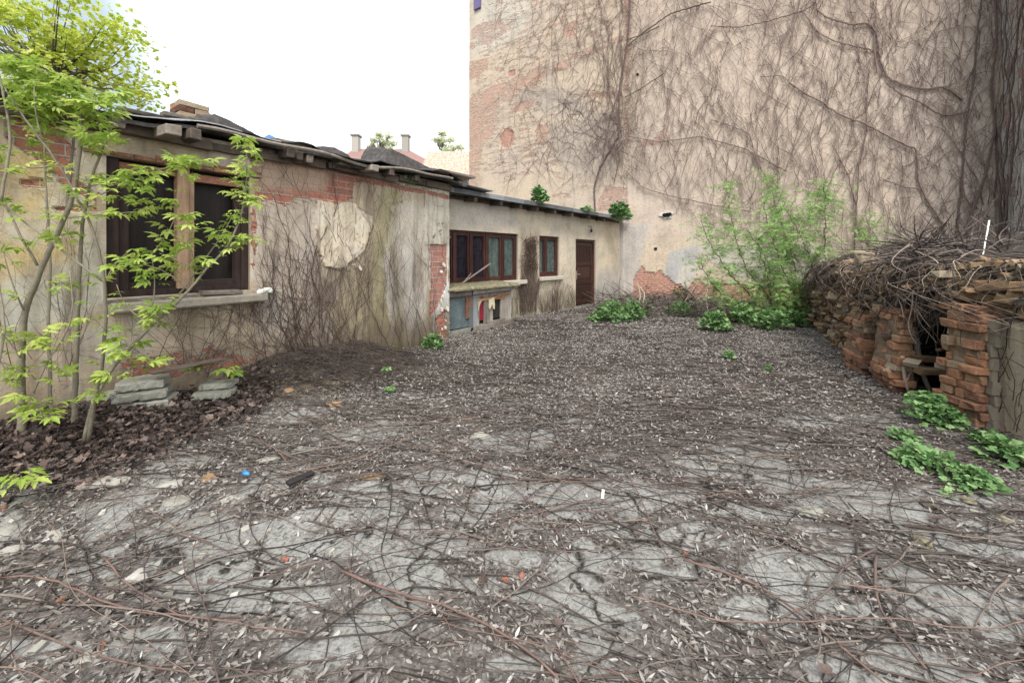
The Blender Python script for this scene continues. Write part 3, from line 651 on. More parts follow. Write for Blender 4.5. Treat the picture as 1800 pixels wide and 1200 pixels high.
p, q = fpl(FM, 478, 248, 540, 262, .02, .02); plank('roof_board', 'pale thick board lying flat on the shed roof right of the blue gable', 'board', p, q, .2, .06, M_oldwood)
p, q = fpl(FM, 285, 200, 352, 214, .05, .05); plank('roof_board', 'grey board lying below the brick chimney on the roof edge', 'board', p, q, .12, .035, M_oldwood)
p, q = fpl(FM, 205, 192, 282, 208, .1, .08); plank('roof_board', 'dark mossy board on the roof edge left of the chimney', 'board', p, q, .12, .04, M_beam)
p, q = fpl(FM, 590, 288, 640, 298, .12, .1); plank('roof_board', 'short weathered board on the roof just left of the big felt hump', 'board', p, q, .16, .03, M_oldwood)
# brick chimney
s_, z_ = sd(334, 200, -.8); ch = thing('chimney', 'small stub of orange brick chimney on the shed roof', 'chimney', FM.pt(s_, EZ, -.8))
mb = MB(); zt = float(FM.pix(334, 192, -.8)[1])
cz = EZ - .02
row = 0
while cz < zt:
    ww = .125 + (.02 if cz > zt - .16 else 0) + .006 * random.random(); row += 1
    for b in (-1, 1):
        if row % 2: mb.fbox(FM, s_ - ww, s_ + ww, -.8 + b * ww * .52 - ww * .5, -.8 + b * ww * .52 + ww * .5, cz, cz + .062, jit=.005)
        else: mb.fbox(FM, s_ + b * ww * .52 - ww * .5, s_ + b * ww * .52 + ww * .5, -.8 - ww, -.8 + ww, cz, cz + .062, jit=.005)
    cz += .066
mb.build('brickwork', M_brickl, ch, bevel=.006)

# ---- annex
annex = thing('annex', 'cream plastered annex with brown windows and door under a dark overhanging eave', 'annex', (FA.o[0], FA.o[1], 0)); annex['_off'] = [float(FA.o[0]), float(FA.o[1]), 0.]
def paint_annex(S, Z):
    T = np.zeros(S.shape + (3,)) + np.array((.60, .52, .40))
    n = fbm(S * 1., Z * 1., 5, 50); T = paint(T, np.clip((n - .5) * 5, 0, 1) * .5, (.46, .42, .36))
    f = lambda pts, c, a=1, amp=.08, fe=.06, sdd=0: paint(T, a * fpip(S, Z, PP(FA, pts), amp, 2.5, fe, sdd), c)
    T = f([(780, 340), (860, 350), (910, 370), (910, 405), (780, 395)], (.50, .455, .40), .9, .1, .1, 2)
    dk = np.clip((.75 + .7 * (fbm(S * 1.2, Z * 0 + 3, 3, 19) - .5) - Z) / .35, 0, 1) * (S > 2.6)
    T = paint(T, dk * .7, (.20, .185, .13))
    T = f([(912, 405), (946, 405), (946, 520), (912, 520)], (.36, .28, .2), .6, .1, .1, 3)
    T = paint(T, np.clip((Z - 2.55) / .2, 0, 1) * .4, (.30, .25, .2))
    T = f([(1050, 480), (1085, 470), (1090, 535), (1045, 535)], (.36, .36, .36), .6, .1, .1, 4)
    B = .12 + .0 * S
    return {'tint': T, 'brick': B, 'wash': np.full(S.shape, .3)}
def rectA(px0, px1, y0, y1, pxr):
    a = float(FA.pix(px0, 450)[0]); b = float(FA.pix(px1, 450)[0]); return a, b, float(FA.pix(pxr, y1)[1]), float(FA.pix(pxr, y0)[1])
W1 = rectA(778, 911, 411, 492, 910); W2 = rectA(948, 983, 414, 487, 948); D1 = rectA(1012, 1047, 421, 532, 1030)
D1 = (D1[0], D1[1], -.12, D1[3])
e = make_wall('wall', FA, 0, 8.6, -.15, 2.84, .05, M_annex, paint_annex, annex, [W1, W2, D1]); e.location = (-FA.o[0], -FA.o[1], 0)
mb = MB(); mb.fbox(FA, .0, 8.5, -1.3, -1.2, -.1, 2.8); mb.build('room_partition', bpy.data.materials['dim room wall'], annex)
ramp_mat('cream reveal', one((.42, .37, .3)), .9)
for (a, b, c, d) in (W1, W2, D1):   # reveals
    mb = MB(); mb.fbox(FA, a - .06, a, -.25, -.008, c, d, rnd=.5); mb.fbox(FA, b, b + .06, -.25, -.008, c, d, rnd=.5); mb.fbox(FA, a - .06, b + .06, -.25, -.008, d, d + .06, rnd=.5); mb.fbox(FA, a - .06, b + .06, -.25, -.008, c - .06, c, rnd=.5)
    mb.build('reveal', bpy.data.materials['cream reveal'], annex)
mb = MB()
for (a, b, c, d) in ((WS0, WS1, WZ0, WZ1),):
    mb.fbox(FM, a - .06, a, -.25, -.012, c, d, rnd=.5); mb.fbox(FM, b, b + .06, -.25, -.012, c, d, rnd=.5); mb.fbox(FM, a - .06, b + .06, -.25, -.012, d, d + .05, rnd=.5)
mb.build('reveal', ramp_mat('ochre reveal', one((.36, .28, .18)), .9), shed)
def casement(fr, s0, s1, z0, z1, splits, parent, mats, off):
    fm = MB(); d0, d1 = -.15, -.05
    fm.fbox(fr, s0, s0 + .05, d0, d1, z0, z1); fm.fbox(fr, s1 - .05, s1, d0, d1, z0, z1); fm.fbox(fr, s0 + .05, s1 - .05, d0, d1, z1 - .06, z1); fm.fbox(fr, s0 + .05, s1 - .05, d0, d1, z0, z0 + .06)
    wo = fm.build('window', M_brownframe, parent, bevel=.004); wo['_off'] = off
    E = [s0 + .05] + splits + [s1 - .05]
    for i in range(len(E) - 1):
        a, b = E[i], E[i + 1]
        if i: k = MB(); k.fbox(fr, a - .035, a + .035, d0 + .01, d1 + .012, z0 + .06, z1 - .06); k.build('mullion', M_brownframe, wo, bevel=.004)
        a += .035 * (i > 0); b -= .035 * (i < len(E) - 2)
        k = MB(); k.fbox(fr, a, a + .045, d0 + .02, d1 - .01, z0 + .06, z1 - .06); k.fbox(fr, b - .045, b, d0 + .02, d1 - .01, z0 + .06, z1 - .06)
        k.fbox(fr, a + .045, b - .045, d0 + .02, d1 - .01, z1 - .115, z1 - .06); k.fbox(fr, a + .045, b - .045, d0 + .02, d1 - .01, z0 + .06, z0 + .12)
        k.build('sash', M_brownframe, wo, bevel=.003)
        k = MB(); k.fbox(fr, a + .045, b - .045, -.115, -.11, z0 + .12, z1 - .115); k.build('pane', mats[i], wo)
offA = [float(FA.o[0]), float(FA.o[1]), 0.]
spl = [float(FA.pix(x, 450)[0]) for x in (801, 830, 858, 886)]
casement(FA, *W1, spl, annex, [M_glasscur, glass('violet dark glass', (.022, .018, .026)), bpy.data.materials['violet dark glass'], M_glasscur, M_glasscur], offA)
casement(FA, *W2, [float(FA.pix(962, 450)[0])], annex, [M_glasscur, M_glasscur], offA)
for (a, b, c, d), ex in ((W1, .25), (W2, .12)):
    k = MB(); k.fbox(FA, a - .02, b + ex, -.16, .10, c - .1, c - .005, rnd=.6); k.build('window_sill', ramp_mat('cream sill', one((.46, .42, .35)), .9) if ex > .2 else bpy.data.materials['cream sill'], annex, bevel=.008)
# door
a, b, c, d = D1
fm = MB(); fm.fbox(FA, a, a + .07, -.16, -.04, c, d); fm.fbox(FA, b - .07, b, -.16, -.04, c, d); fm.fbox(FA, a + .07, b - .07, -.16, -.04, d - .07, d); 
do = fm.build('door', M_brownframe, annex, bevel=.005); do['_off'] = offA
k = MB(); k.fbox(FA, a + .07, b - .07, -.14, -.10, c, d - .07); k.build('leaf', M_door, do)
k = MB()
A, B_ = a + .11, b - .11; zz = [(.16, .48), (.56, .98), (1.12, 1.24)]
for x0, x1 in ((A - .03, A + .06), (B_ - .06, B_ + .03)): k.fbox(FA, x0, x1, -.10, -.08, .06, d - .09)
for z_0, z_1 in ((.06, .18), (.66, .78), (1.24, 1.34), (d - .2, d - .09)): k.fbox(FA, A + .06, B_ - .06, -.10, -.082, z_0, z_1)
k.build('rails', M_door, do, bevel=.005)
k = MB(); nb = 9
for i in range(nb):
    x = A + .08 + (B_ - A - .16) * i / (nb - 1); k.fbox(FA, x - .018, x + .012, -.10, -.088, 1.36, d - .22)
k.build('slats', M_door, do, bevel=.004)
k = MB(); k.fbox(FA, A + .10, B_ - .10, -.10, -.088, .24, .60); k.fbox(FA, A + .10, B_ - .10, -.10, -.088, .84, 1.18); k.build('panels', M_door, do, bevel=.01)
k = MB(); hx = a + .17; k.fbox(FA, hx - .022, hx + .022, -.08, -.07, .82, 1.08); k.tube([FA.pt(hx, .98, -.07), FA.pt(hx, .98, -.02), FA.pt(hx + .11, .975, -.02)], .011, 6); k.build('handle', ramp_mat('worn brass', one((.4, .36, .28)), .4, metal=.6), do)
# annex roof
ez2 = lambda s: 2.84 + .012 * np.sin(np.asarray(s) * 1.7)
roof_sheet(FA, -.3, 8.5, .36, 3.6, lambda s: ez2(s) + .02, .14, .03, .006, M_tar, 'roof', annex, 120, .012, 33)
k = MB()
for i in range(12):
    s0_ = -.25 + i * .73; k.fbox(FA, s0_, s0_ + .728, .362, .38, 2.77 + .005 * random.random(), 2.872, rnd=random.random(), jit=.003)
k.build('fascia', M_asb, annex)
for px in (835, 880, 915, 944, 975, 1005, 1035, 1062):
    s_ = float(FA.pix(px, 350, .3)[0]); m2 = MB(); m2.bar(FA.pt(s_, 2.70, .33), FA.pt(s_, 2.90, -1.1), .09, .11, jit=.006); m2.build('rafter', M_beam, annex, bevel=.006)
k = MB(); k.fbox(FA, .05, 8.5, -.02, .02, 2.71, 2.80); k.build('wall_plate', M_beam, annex)
k = MB(); s_, z_ = FA.pix(1037, 405, .05); k.tube([FA.pt(s_, z_ + .12, 0), FA.pt(s_, z_ + .13, .09), FA.pt(s_, z_ + .03, .1)], .012, 5); k.tube([FA.pt(s_, z_ + .04, .1), FA.pt(s_, z_, .1), FA.pt(s_, z_ - .06, .1)], [.02, .045, .03], 8); k.build('wall_lamp', M_vined, annex)
# loose tin sheet bridging the two roofs
p, q = fpl(FA, 782, 336, 832, 345, .25, .42)
plank('tin_sheet', 'bent light grey metal sheet jutting over the joint of the two roofs', 'metal sheet', FA.pt(.2, 2.96, .30), FA.pt(1.42, 2.90, .38), .42, .012, M_tin, jit=.01)
plank('rusty_sheet', 'reddish rusty sheet lying on the roof joint above the bent metal sheet', 'metal sheet', FM.pt(.55, 2.98, .05), FM.pt(-.35, 2.99, .1), .5, .014, ramp_mat('rusty tin', [(0, (.15, .08, .06)), (.5, (.33, .24, .2)), (1, (.5, .44, .4))], .7, 9, .8, .3, .004), jit=.02)

# ---- tall firewall
fire = thing('firewall', 'towering beige firewall with patchy render, exposed brick and dead creeper', 'wall', (CO[0], CO[1], 0)); fire['_off'] = [CO[0], CO[1], 0.]
def paint_fire(S, Z):
    T = np.zeros(S.shape + (3,)) + np.array((.545, .45, .345))
    n = fbm(S * .5, Z * .5, 5, 60); T = paint(T, np.clip((n - .5) * 5, 0, 1) * .5, (.50, .43, .37))
    f = lambda pts, c, a=1, amp=.25, fe=.12, sdd=0: paint(T, a * fpip(S, Z, PP(FB, pts), amp, .9, fe, sdd), c)
    T = f([(1110, -100), (1760, -400), (1760, 460), (1110, 420)], (.51, .42, .35), .7, .3, .3, 1)
    T = f([(825, -200), (940, -200), (920, 60), (825, 110)], (.56, .52, .44), .8, .4, .2, 2)
    T = f([(960, 150), (1010, 150), (1060, 210), (960, 200), (890, 180)], (.36, .33, .29), .6, .3, .2, 3)
    T = f([(960, 215), (1095, 200), (1095, 290), (1060, 330), (980, 290)], (.40, .35, .30), .7, .3, .2, 4)
    T = f([(1085, 392), (1140, 390), (1125, 480), (1105, 530), (1085, 530)], (.43, .415, .40), .7, .12, .08, 5)
    T = f([(1165, 480), (1175, 445), (1205, 435), (1225, 430), (1225, 470), (1205, 500), (1185, 498)], (.42, .41, .405), .9, .08, .01, 6)
    T = f([(1215, 430), (1400, 425), (1450, 440), (1450, 500), (1300, 490), (1230, 455)], (.43, .41, .39), .6, .15, .1, 7)
    T = f([(1200, 405), (1330, 395), (1330, 425), (1215, 432)], (.50, .45, .34), .8, .1, .05, 8)
    T = f([(1560, 100), (1760, 0), (1760, 440), (1600, 440)], (.46, .40, .35), .4, .3, .3, 9)
    T = f([(1195, 470), (1230, 455), (1230, 480), (1205, 505), (1190, 505)], (.54, .5, .43), .8, .04, .01, 10)
    T = f([(1520, 395), (1660, 385), (1660, 450), (1520, 450)], (.36, .30, .25), .6, .1, .1, 12)
    T = paint(T, np.clip((.35 - Z) / .3, 0, 1) * .6, (.2, .17, .13))
    B = np.zeros(S.shape)
    def b(pts, a=1., amp=.15, fe=.06, sdd=0, fq=1.2): np.maximum(B, a * fpip(S, Z, PP(FB, pts), amp, fq, fe, sdd), out=B)
    b([(823, 50), (880, 30), (895, 60), (823, 95)], .55, .3, .1, 1); b([(823, 110), (855, 100), (860, 125), (823, 142)], .6, .1, .05, 2)
    b([(823, 160), (880, 145), (990, 95), (1000, 110), (900, 180), (823, 200)], .55, .3, .1, 3)
    b([(823, 175), (870, 170), (880, 210), (850, 260), (840, 330), (823, 330)], .57, .15, .06, 4)
    b([(880, 150), (1100, 55), (1100, 75), (1000, 120), (900, 170)], .52, .15, .1, 5)
    b([(985, 45), (1015, 35), (1015, 65), (990, 72)], .68, .1, .05, 6)
    b([(980, 165), (1095, 160), (1095, 178), (1000, 172)], .62, .1, .08, 7)
    b([(895, 180), (940, 172), (935, 195), (895, 200)], .62, .15, .05, 8)
    b([(940, 218), (965, 218), (960, 248), (942, 248)], .66, .1, .05, 9)
    b([(879, 240), (890, 225), (902, 232), (904, 245), (892, 262), (880, 255)], 1.1, .05, .01, 10)
    b([(893, 128), (905, 123), (906, 134), (896, 136)], 1., .05, .01, 11)
    b([(1050, 350), (1065, 325), (1102, 330), (1102, 375), (1050, 372)], .57, .1, .04, 12)
    b([(1090, -50), (1112, -50), (1108, 260), (1096, 260)], .56, .1, .08, 13)
    b([(960, 345), (1000, 335), (1010, 352), (910, 345)], .55, .1, .06, 14)
    b([(1108, 250), (1145, 240), (1180, 210), (1170, 250), (1120, 262)], .55, .1, .06, 15)
    b([(1112, 495), (1120, 478), (1128, 468), (1135, 478), (1152, 482), (1160, 472), (1170, 488), (1190, 500), (1205, 510), (1215, 500), (1225, 490), (1240, 500), (1260, 498), (1400, 508), (1500, 500), (1520, 490), (1520, 545), (1400, 560), (1112, 545)], 1.1, .06, .01, 16, 4)
    b([(950, 170), (1090, 60), (1100, -60), (860, -60), (840, 60), (830, 300), (880, 330), (1000, 300)], .40, .3, .2, 17)
    wash = .42 + 0 * S
    bb = (B > .9)
    T = T * np.where(S > .15, .97, .9)[..., None]
    return {'tint': T, 'brick': B, 'wash': wash * ~bb + .1 * bb, 'disp': -.03 * np.clip((B - .6) * 4, 0, 1) + .06 * (fbm(S * .35, Z * .35, 3, 70) - .5) - .05 * (S > .15)}
SB0 = float(FB.pix(824.5, 200)[0])
e = make_wall('wall', FB, SB0, 9.02, -.15, 15.5, .065, M_fire, paint_fire, fire); e.location = (-CO[0], -CO[1], 0)
k = MB(); k.fbox(FB, SB0 + .02, 9.0, -6, -.14, -.1, 15.45); k.build('building_body', M_stone, fire)
FL = Frame(FB.pt(SB0, 0)[:2], (.557, .83), (-.83, .557))
e = make_wall('end_wall', FL, 0, 6, -.1, 15.5, .2, M_fire, paint_plain((.5, .42, .33)), fire); e.location = (-CO[0], -CO[1], 0)
# holes / small details on the firewall
def hole(px, py, w_, h_, mat, name, seed):
    s_, z_ = map(float, FB.pix(px, py)); rng = random.Random(seed); n = 14; pts = []
    for i in range(n):
        a = i / n * 2 * math.pi; r = 1 + rng.uniform(-.3, .3); pts.append(FB.pt(s_ + math.cos(a) * w_ / 2 * r, z_ + math.sin(a) * h_ / 2 * r, .008 - .05 * (s_ > .15) + .02))
    k = MB(); k.prism(pts, FB.n * .03 * -1); return k.build(name, mat, fire)
M_dark = ramp_mat('dark hole', one((.008, .007, .007)), 1, use_rnd=False)
hole(1171, 378, .44, .22, ramp_mat('pale ring', one((.6, .57, .5))), 'hole_rim', 1)
k = MB(); s_, z_ = map(float, FB.pix(1171, 378)); n = 16
for a_, b_, rr, sd_ in ((0, 0, .10, 3), (.1, .03, .07, 4)):
    rng = random.Random(sd_); k.prism([FB.pt(s_ + a_ + math.cos(i / n * 6.283) * 1.25 * rr * rng.uniform(.7, 1.2), z_ + b_ + math.sin(i / n * 6.283) * .75 * rr * rng.uniform(.7, 1.2), .02) for i in range(n)], FB.n * -.04, rnd=.5)
k.build('flue_hole', M_dark, fire)
for (px, py) in ((1152, 437), (1120, 130)):
    hole(px, py, .10, .08, M_dark, 'flue_hole', px)
s_, z_ = map(float, FB.pix(840, 7)); k = MB(); k.fbox(FB, s_ - .18, s_ + .18, -.06, .08, z_ - .25, z_ + .25); k.build('window', ramp_mat('violet blind', one((.12, .1, .2))), fire)

# side wall on the far right
side = thing('side_wall', 'pale grey side wall with creeper at the far right edge', 'wall', (CR[0], CR[1], 0)); side['_off'] = [float(CR[0]), float(CR[1]), 0.]
e = make_wall('wall', FR, 0, 1.7, -.15, 15.5, .08, M_fire, paint_plain((.52, .49, .44)), side); e.location = (-CR[0], -CR[1], 0)
k = MB(); k.fbox(FR, 0, 1.68, -3, -.06, -.1, 15.4); k.build('building_body', M_stone, side)
def sidebox(px0, px1, y0, y1, d0, d1, mat, name, k=None):
    a = float(FR.pix(px0, 420)[0]); b = float(FR.pix(px1, 420)[0]); z1 = float(FR.pix((px0 + px1) / 2, y0)[1]); z0 = float(FR.pix((px0 + px1) / 2, y1)[1])
    k = MB(); k.fbox(FR, a, b, d0, d1, z0, z1); return k.build(name, mat, side, bevel=.004)
sidebox(1766, 1800, 400, 446, .0, .05, ramp_mat('grey shutter', one((.3, .31, .32))), 'shutter')
for x in (1770, 1781, 1792): sidebox(x, x + 2.5, 400, 446, .05, .07, ramp_mat('white strip', one((.6, .6, .58))) if x == 1770 else bpy.data.materials['white strip'], 'shutter_bar')

# ------------------------------------------------------------------ things against / beyond
# kennel
ko = FA.pt(float(FA.pix(845, 560, .55)[0]), 0, .3)
ken = thing('kennel', 'ramshackle kennel of grey boards and teal tin under the annex window', 'kennel', ko); ken['_off'] = list(map(float, ko))
KD = .55
def ks(px, py=540, d=KD): return float(FA.pix(px, py, d)[0])
def kz(px, py, d=KD): return float(FA.pix(px, py, d)[1])
zt_ = kz(900, 500)
k = MB(); sA, sB, sC = ks(778), ks(824), ks(899)
n = 26
U = np.linspace(sA, sB, n); Zk = np.linspace(.12, zt_ - .12, 14); SS, ZZ = np.meshgrid(U, Zk, indexing='ij')
P = FA.pt(SS, ZZ, KD - .02 + .035 * (fbm(SS * 5, ZZ * 4, 3, 5) - .5) * 2); idx = np.arange(n * 14).reshape(n, 14)
k.add(P.reshape(-1, 3), {4: np.stack([idx[:-1, :-1], idx[1:, :-1], idx[1:, 1:], idx[:-1, 1:]], -1).reshape(-1, 4)}, .5)
M_teal = ramp_mat('faded teal tin', [(0, (.05, .064, .066)), (.5, (.115, .145, .148)), (1, (.25, .29, .28))], .6, 5, 1.0, .4, .01)
k.build('tin_panel', M_teal, ken, smooth=True)
k = MB()
for x0, x1, d0 in ((824, 831, .0), (831, 838, -.01)): k.fbox(FA, ks(x0), ks(x1), KD - .03 + d0, KD + .01 + d0, .08, zt_ - .1, jit=.006)
k.build('post', ramp_mat('blue grey paint', one((.19, .205, .205))), ken)
k = MB(); k.fbox(FA, ks(818), ks(824), KD, KD + .02, .30, zt_ - .12, jit=.004); k.fbox(FA, ks(827), ks(830), KD + .012, KD + .022, .5, zt_ - .2, jit=.004); k.build('rust_strip', M_redwood, ken)
k = MB()
zf0, zf1 = kz(838, 572), zt_ - .05
for x0, x1 in ((838, 843), (893, 899)): k.fbox(FA, ks(x0), ks(x1), KD - .03, KD, .06, zf1, jit=.006)
k.fbox(FA, ks(843), ks(893), KD - .03, KD - .005, zf1 - .16, zf1, jit=.005); k.fbox(FA, ks(843), ks(893), KD - .03, KD - .005, .08, kz(850, 568), jit=.005)
k.fbox(FA, ks(851), ks(860) , KD - .03, KD + .004, kz(850, 568), zf1 - .16, jit=.004); k.fbox(FA, ks(860) + .01, ks(866), KD - .03, KD + .01, kz(850, 568), zf1 - .16, jit=.004)
k.fbox(FA, ks(880), ks(893), KD - .03, KD - .002, kz(850, 568), zf1 - .16, jit=.004)
k.build('board_front', M_oldwoodz, ken, bevel=.003)
k = MB(); k.fbox(FA, ks(842), ks(853), KD - .05, KD - .035, .2, zf1 - .1); k.build('red_cloth', ramp_mat('dark red cloth', one((.20, .012, .025)), .8), ken)
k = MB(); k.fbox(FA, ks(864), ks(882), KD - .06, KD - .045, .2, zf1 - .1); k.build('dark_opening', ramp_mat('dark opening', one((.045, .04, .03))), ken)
k = MB(); k.bar(FA.pt(ks(840), kz(840, 527), KD + .015), FA.pt(ks(886), kz(886, 522), KD + .015), .02, .06, jit=.006); k.bar(FA.pt(ks(862), kz(862, 524), KD + .03), FA.pt(ks(892), kz(892, 516), KD + .03), .02, .05, jit=.006); k.build('rusty_rail', ramp_mat('rusty wood', [(0, (.13, .05, .025)), (.5, (.32, .15, .07)), (1, (.5, .36, .2))], .9, 14, .9), ken)
k = MB()
n = 8; P = []
for i, (x, y) in enumerate(((857, 526), (865, 522), (867, 534), (866, 543), (864, 542), (862, 534), (858, 544), (856, 540))): P.append(FA.pt(ks(x), kz(x, y), KD + .035 + .01 * (i % 2)))
k.prism(P, FA.n * .015); k.build('torn_cloth', ramp_mat('cream rag', one((.55, .5, .33))), ken); k = MB(); P = [FA.pt(ks(x), kz(x, y), KD + .02) for x, y in ((838, 530), (846, 527), (842, 536), (839, 547))]; k.prism(P, FA.n * .01)
k.build('torn_cloth', bpy.data.materials['cream rag'], ken)
k = MB(); k.bar(FA.pt(ks(862), kz(862, 568), KD + .03), FA.pt(ks(886), kz(886, 562), KD + .03), .03, .10, jit=.006); k.bar(FA.pt(ks(829), .04, KD + .05), FA.pt(ks(900), .08, KD + .02), .02, .14, jit=.012); k.build('foot_board', M_oldwood, ken, bevel=.003)
k = MB(); k.bar(FA.pt(ks(826), zt_ - .06, KD + .09), FA.pt(ks(901), zt_ - .05, KD + .07), .03, .13, jit=.008); k.bar(FA.pt(ks(780), zt_ - .08, KD + .05), FA.pt(ks(826), zt_ - .08, KD + .05), .04, .13, jit=.008, rnd=.1); k.build('fascia_board', M_oldwood, ken, bevel=.004)
k = MB(); U = np.linspace(sA, ks(905), 40); D = np.linspace(KD + .16, .0, 10); SS, DD = np.meshgrid(U, D, indexing='ij')
ZZ = zt_ + .01 + .05 * (KD - DD) + .03 * (fbm(SS * 9, DD * 9, 3, 6) - .5) + .03 * (DD < KD + .1)
P = FA.pt(SS, ZZ, DD + .03 * (fbm(SS * 7, DD * 0, 3, 8) - .5)); P2 = P.copy(); P2[..., 2] -= .03; idx = np.arange(400).reshape(40, 10)
q = np.stack([idx[:-1, :-1], idx[1:, :-1], idx[1:, 1:], idx[:-1, 1:]], -1).reshape(-1, 4); sdq = np.stack([idx[:-1, 0], idx[1:, 0], idx[1:, 0] + 400, idx[:-1, 0] + 400], -1); eq = np.stack([idx[-1, :-1], idx[-1, 1:], idx[-1, 1:] + 400, idx[-1, :-1] + 400], -1)
k.add(np.vstack([P.reshape(-1, 3), P2.reshape(-1, 3)]), {4: np.vstack([q, q + 400, sdq, eq])}, .6); k.build('mossy_roof', M_moss, ken, smooth=False)
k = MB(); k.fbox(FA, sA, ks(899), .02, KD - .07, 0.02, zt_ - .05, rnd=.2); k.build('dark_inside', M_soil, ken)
k = MB(); k.fbox(FA, sC - .03, sC, .02, KD - .03, .05, zt_ - .1, jit=.003); k.build('side_board', M_oldwoodz, ken)
k = MB(); k.fbox(FA, sA, ks(826), KD - .12, KD + .02, 0, .10, jit=.01); k.build('concrete_foot', M_slab, ken)
p, q = fpl(FA, 811, 499, 862, 463, .12, .02); plank('leaning_lath', 'thin grey lath leaning across the annex window above the kennel', 'lath', p, q, .045, .02, M_oldwood)
p, q = fpl(FA, 815, 497, 828, 480, .14, .02); plank('short_lath', 'short thin stick behind the leaning lath at the annex window', 'lath', p, q, .025, .015, M_oldwood)

# plank and rag on the shed sill
p, q = FM.pt(3.44, 1.115, .03), FM.pt(3.80, 1.13, .0)
plank('sill_plank', 'short thick grey plank lying on the right end of the shed window sill', 'plank', p, q, .17, .04, M_oldwood)
p, q = fpl(FM, 200, 523, 345, 517, -.0, -.0); plank('sill_board', 'long thin dark board lying on the left of the shed window sill', 'plank', FM.pt(3.85, 1.10, .02), FM.pt(4.5, 1.10, .02), .11, .03, M_oldwood)
k = MB()
for i in range(9):
    k.box(FM.pt(3.16 + .1 * random.random(), 1.1 + .012 * i * .3, .03 + .07 * random.random()), (.06, .05, .02), None, .012)
t = k.build('plaster_crumbs', ramp_mat('white plaster', one((.6, .58, .53))), None, origin=FM.pt(3.2, 1.1, .05)); tag(t, 'white crumbled plaster on the right end of the shed sill', 'rubble')

# ------------------------------------------------------------------ distant background
def bgbox(name, label, cat, px0, px1, y0, ybot, Yd, mat, depth=4, gable=0):
    a = at(px0, y0, Yd); b = at(px1, y0, Yd); k = MB(); z0 = 0; z1 = a[2]
    t = thing(name, label, cat, ((a[0] + b[0]) / 2, Yd, 0)); t['_off'] = [float((a[0] + b[0]) / 2), float(Yd), 0.]
    k.box(((a[0] + b[0]) / 2, Yd + depth / 2, z1 / 2), (b[0] - a[0], depth, z1)); k.build('wall', mat, t)
    return t, a, b
M_rroof = ramp_mat('red brown roof tiles', [(0, (.14, .075, .065)), (.5, (.25, .145, .125)), (1, (.36, .25, .21))], .8, 3, .8, .3, .05)
Yd = 38
hs, a, b = bgbox('distant_house', 'distant house with a red hipped roof and two pale chimneys beyond the shed', 'house', 585, 745, 290, 452, Yd, ramp_mat('pale render', one((.5, .46, .4))), 9)
k = MB(); e0 = at(575, 292, Yd - .5); e1 = at(772, 292, Yd - .5); r0 = at(622, 262, Yd + 4.5); r1 = at(716, 262, Yd + 4.5); zr = r0[2]
V = [e0, e1, (e1[0], Yd + 9.5, e1[2]), (e0[0], Yd + 9.5, e0[2]), r0, r1]
k.add(V, {4: [(0, 1, 5, 4), (2, 3, 4, 5), (0, 3, 2, 1)], 3: [(3, 0, 4), (1, 2, 5)]}, .5)
rf = k.build('roof', M_rroof, hs); rf['_off'] = hs['_off']
for px, w_ in ((626, 13), (713, 13)):
    k = MB(); c = at(px, 262, Yd + 4); zt = at(px, 240, Yd + 4)[2]; k.box((c[0], c[1], (c[2] + zt) / 2 - .4), (w_ / F * Yd, .8, zt - c[2] + .8)); k.box((c[0], c[1], zt + .05), (w_ / F * Yd * 1.3, 1.0, .18)); k.build('chimney', M_stone, rf)
hs, a, b = bgbox('distant_house', 'low distant house with a mottled brown roof beside the tall firewall', 'house', 745, 822, 312, 452, 30, M_stone, 8)
k = MB(); e0 = at(735, 312, 29.5); e1 = at(824, 312, 29.5); r0 = at(752, 266, 34); r1 = at(823, 276, 34)
k.add([e0, e1, (e1[0], 38.5, e1[2]), (e0[0], 38.5, e0[2]), r0, (e1[0], 34, r0[2])], {4: [(0, 1, 5, 4), (2, 3, 4, 5)], 3: [(3, 0, 4), (1, 2, 5)]}, .6)
k.build('roof', ramp_mat('mottled roof', [(0, (.26, .1, .08)), (.45, (.38, .2, .15)), (.6, (.45, .38, .28)), (1, (.5, .45, .36))], .9, 9, 3, .3, .05), hs)
M_blue = ramp_mat('pale blue render', one((.3, .42, .6), .9, 1.1))
hs, a, b = bgbox('distant_block', 'small blue gabled building top showing above the shed roof', 'building', 461, 485, 243, 452, 60, M_blue, 8)
k = MB(); e0 = at(460, 243, 59.8); e1 = at(486, 243, 59.8); r0 = at(473, 236, 59.8); k.prism([e0, e1, r0], (0, 8, 0)); k.build('roof', ramp_mat('blue roof', one((.12, .25, .5))), hs)
hs, a, b = bgbox('distant_block', 'pale blue sliver of a building squeezed beside the tall firewall', 'building', 812, 834, 296, 452, 50, ramp_mat('light blue render', one((.5, .62, .75), .9, 1.1)), 6)
k = MB()
for i in range(3): 
    z0 = a[2] - 1 - i * .9; k.box(((a[0] + b[0]) / 2, 49.97, z0), (b[0] - a[0] - .1, .06, .35))
k.build('window', M_glasscur, hs)

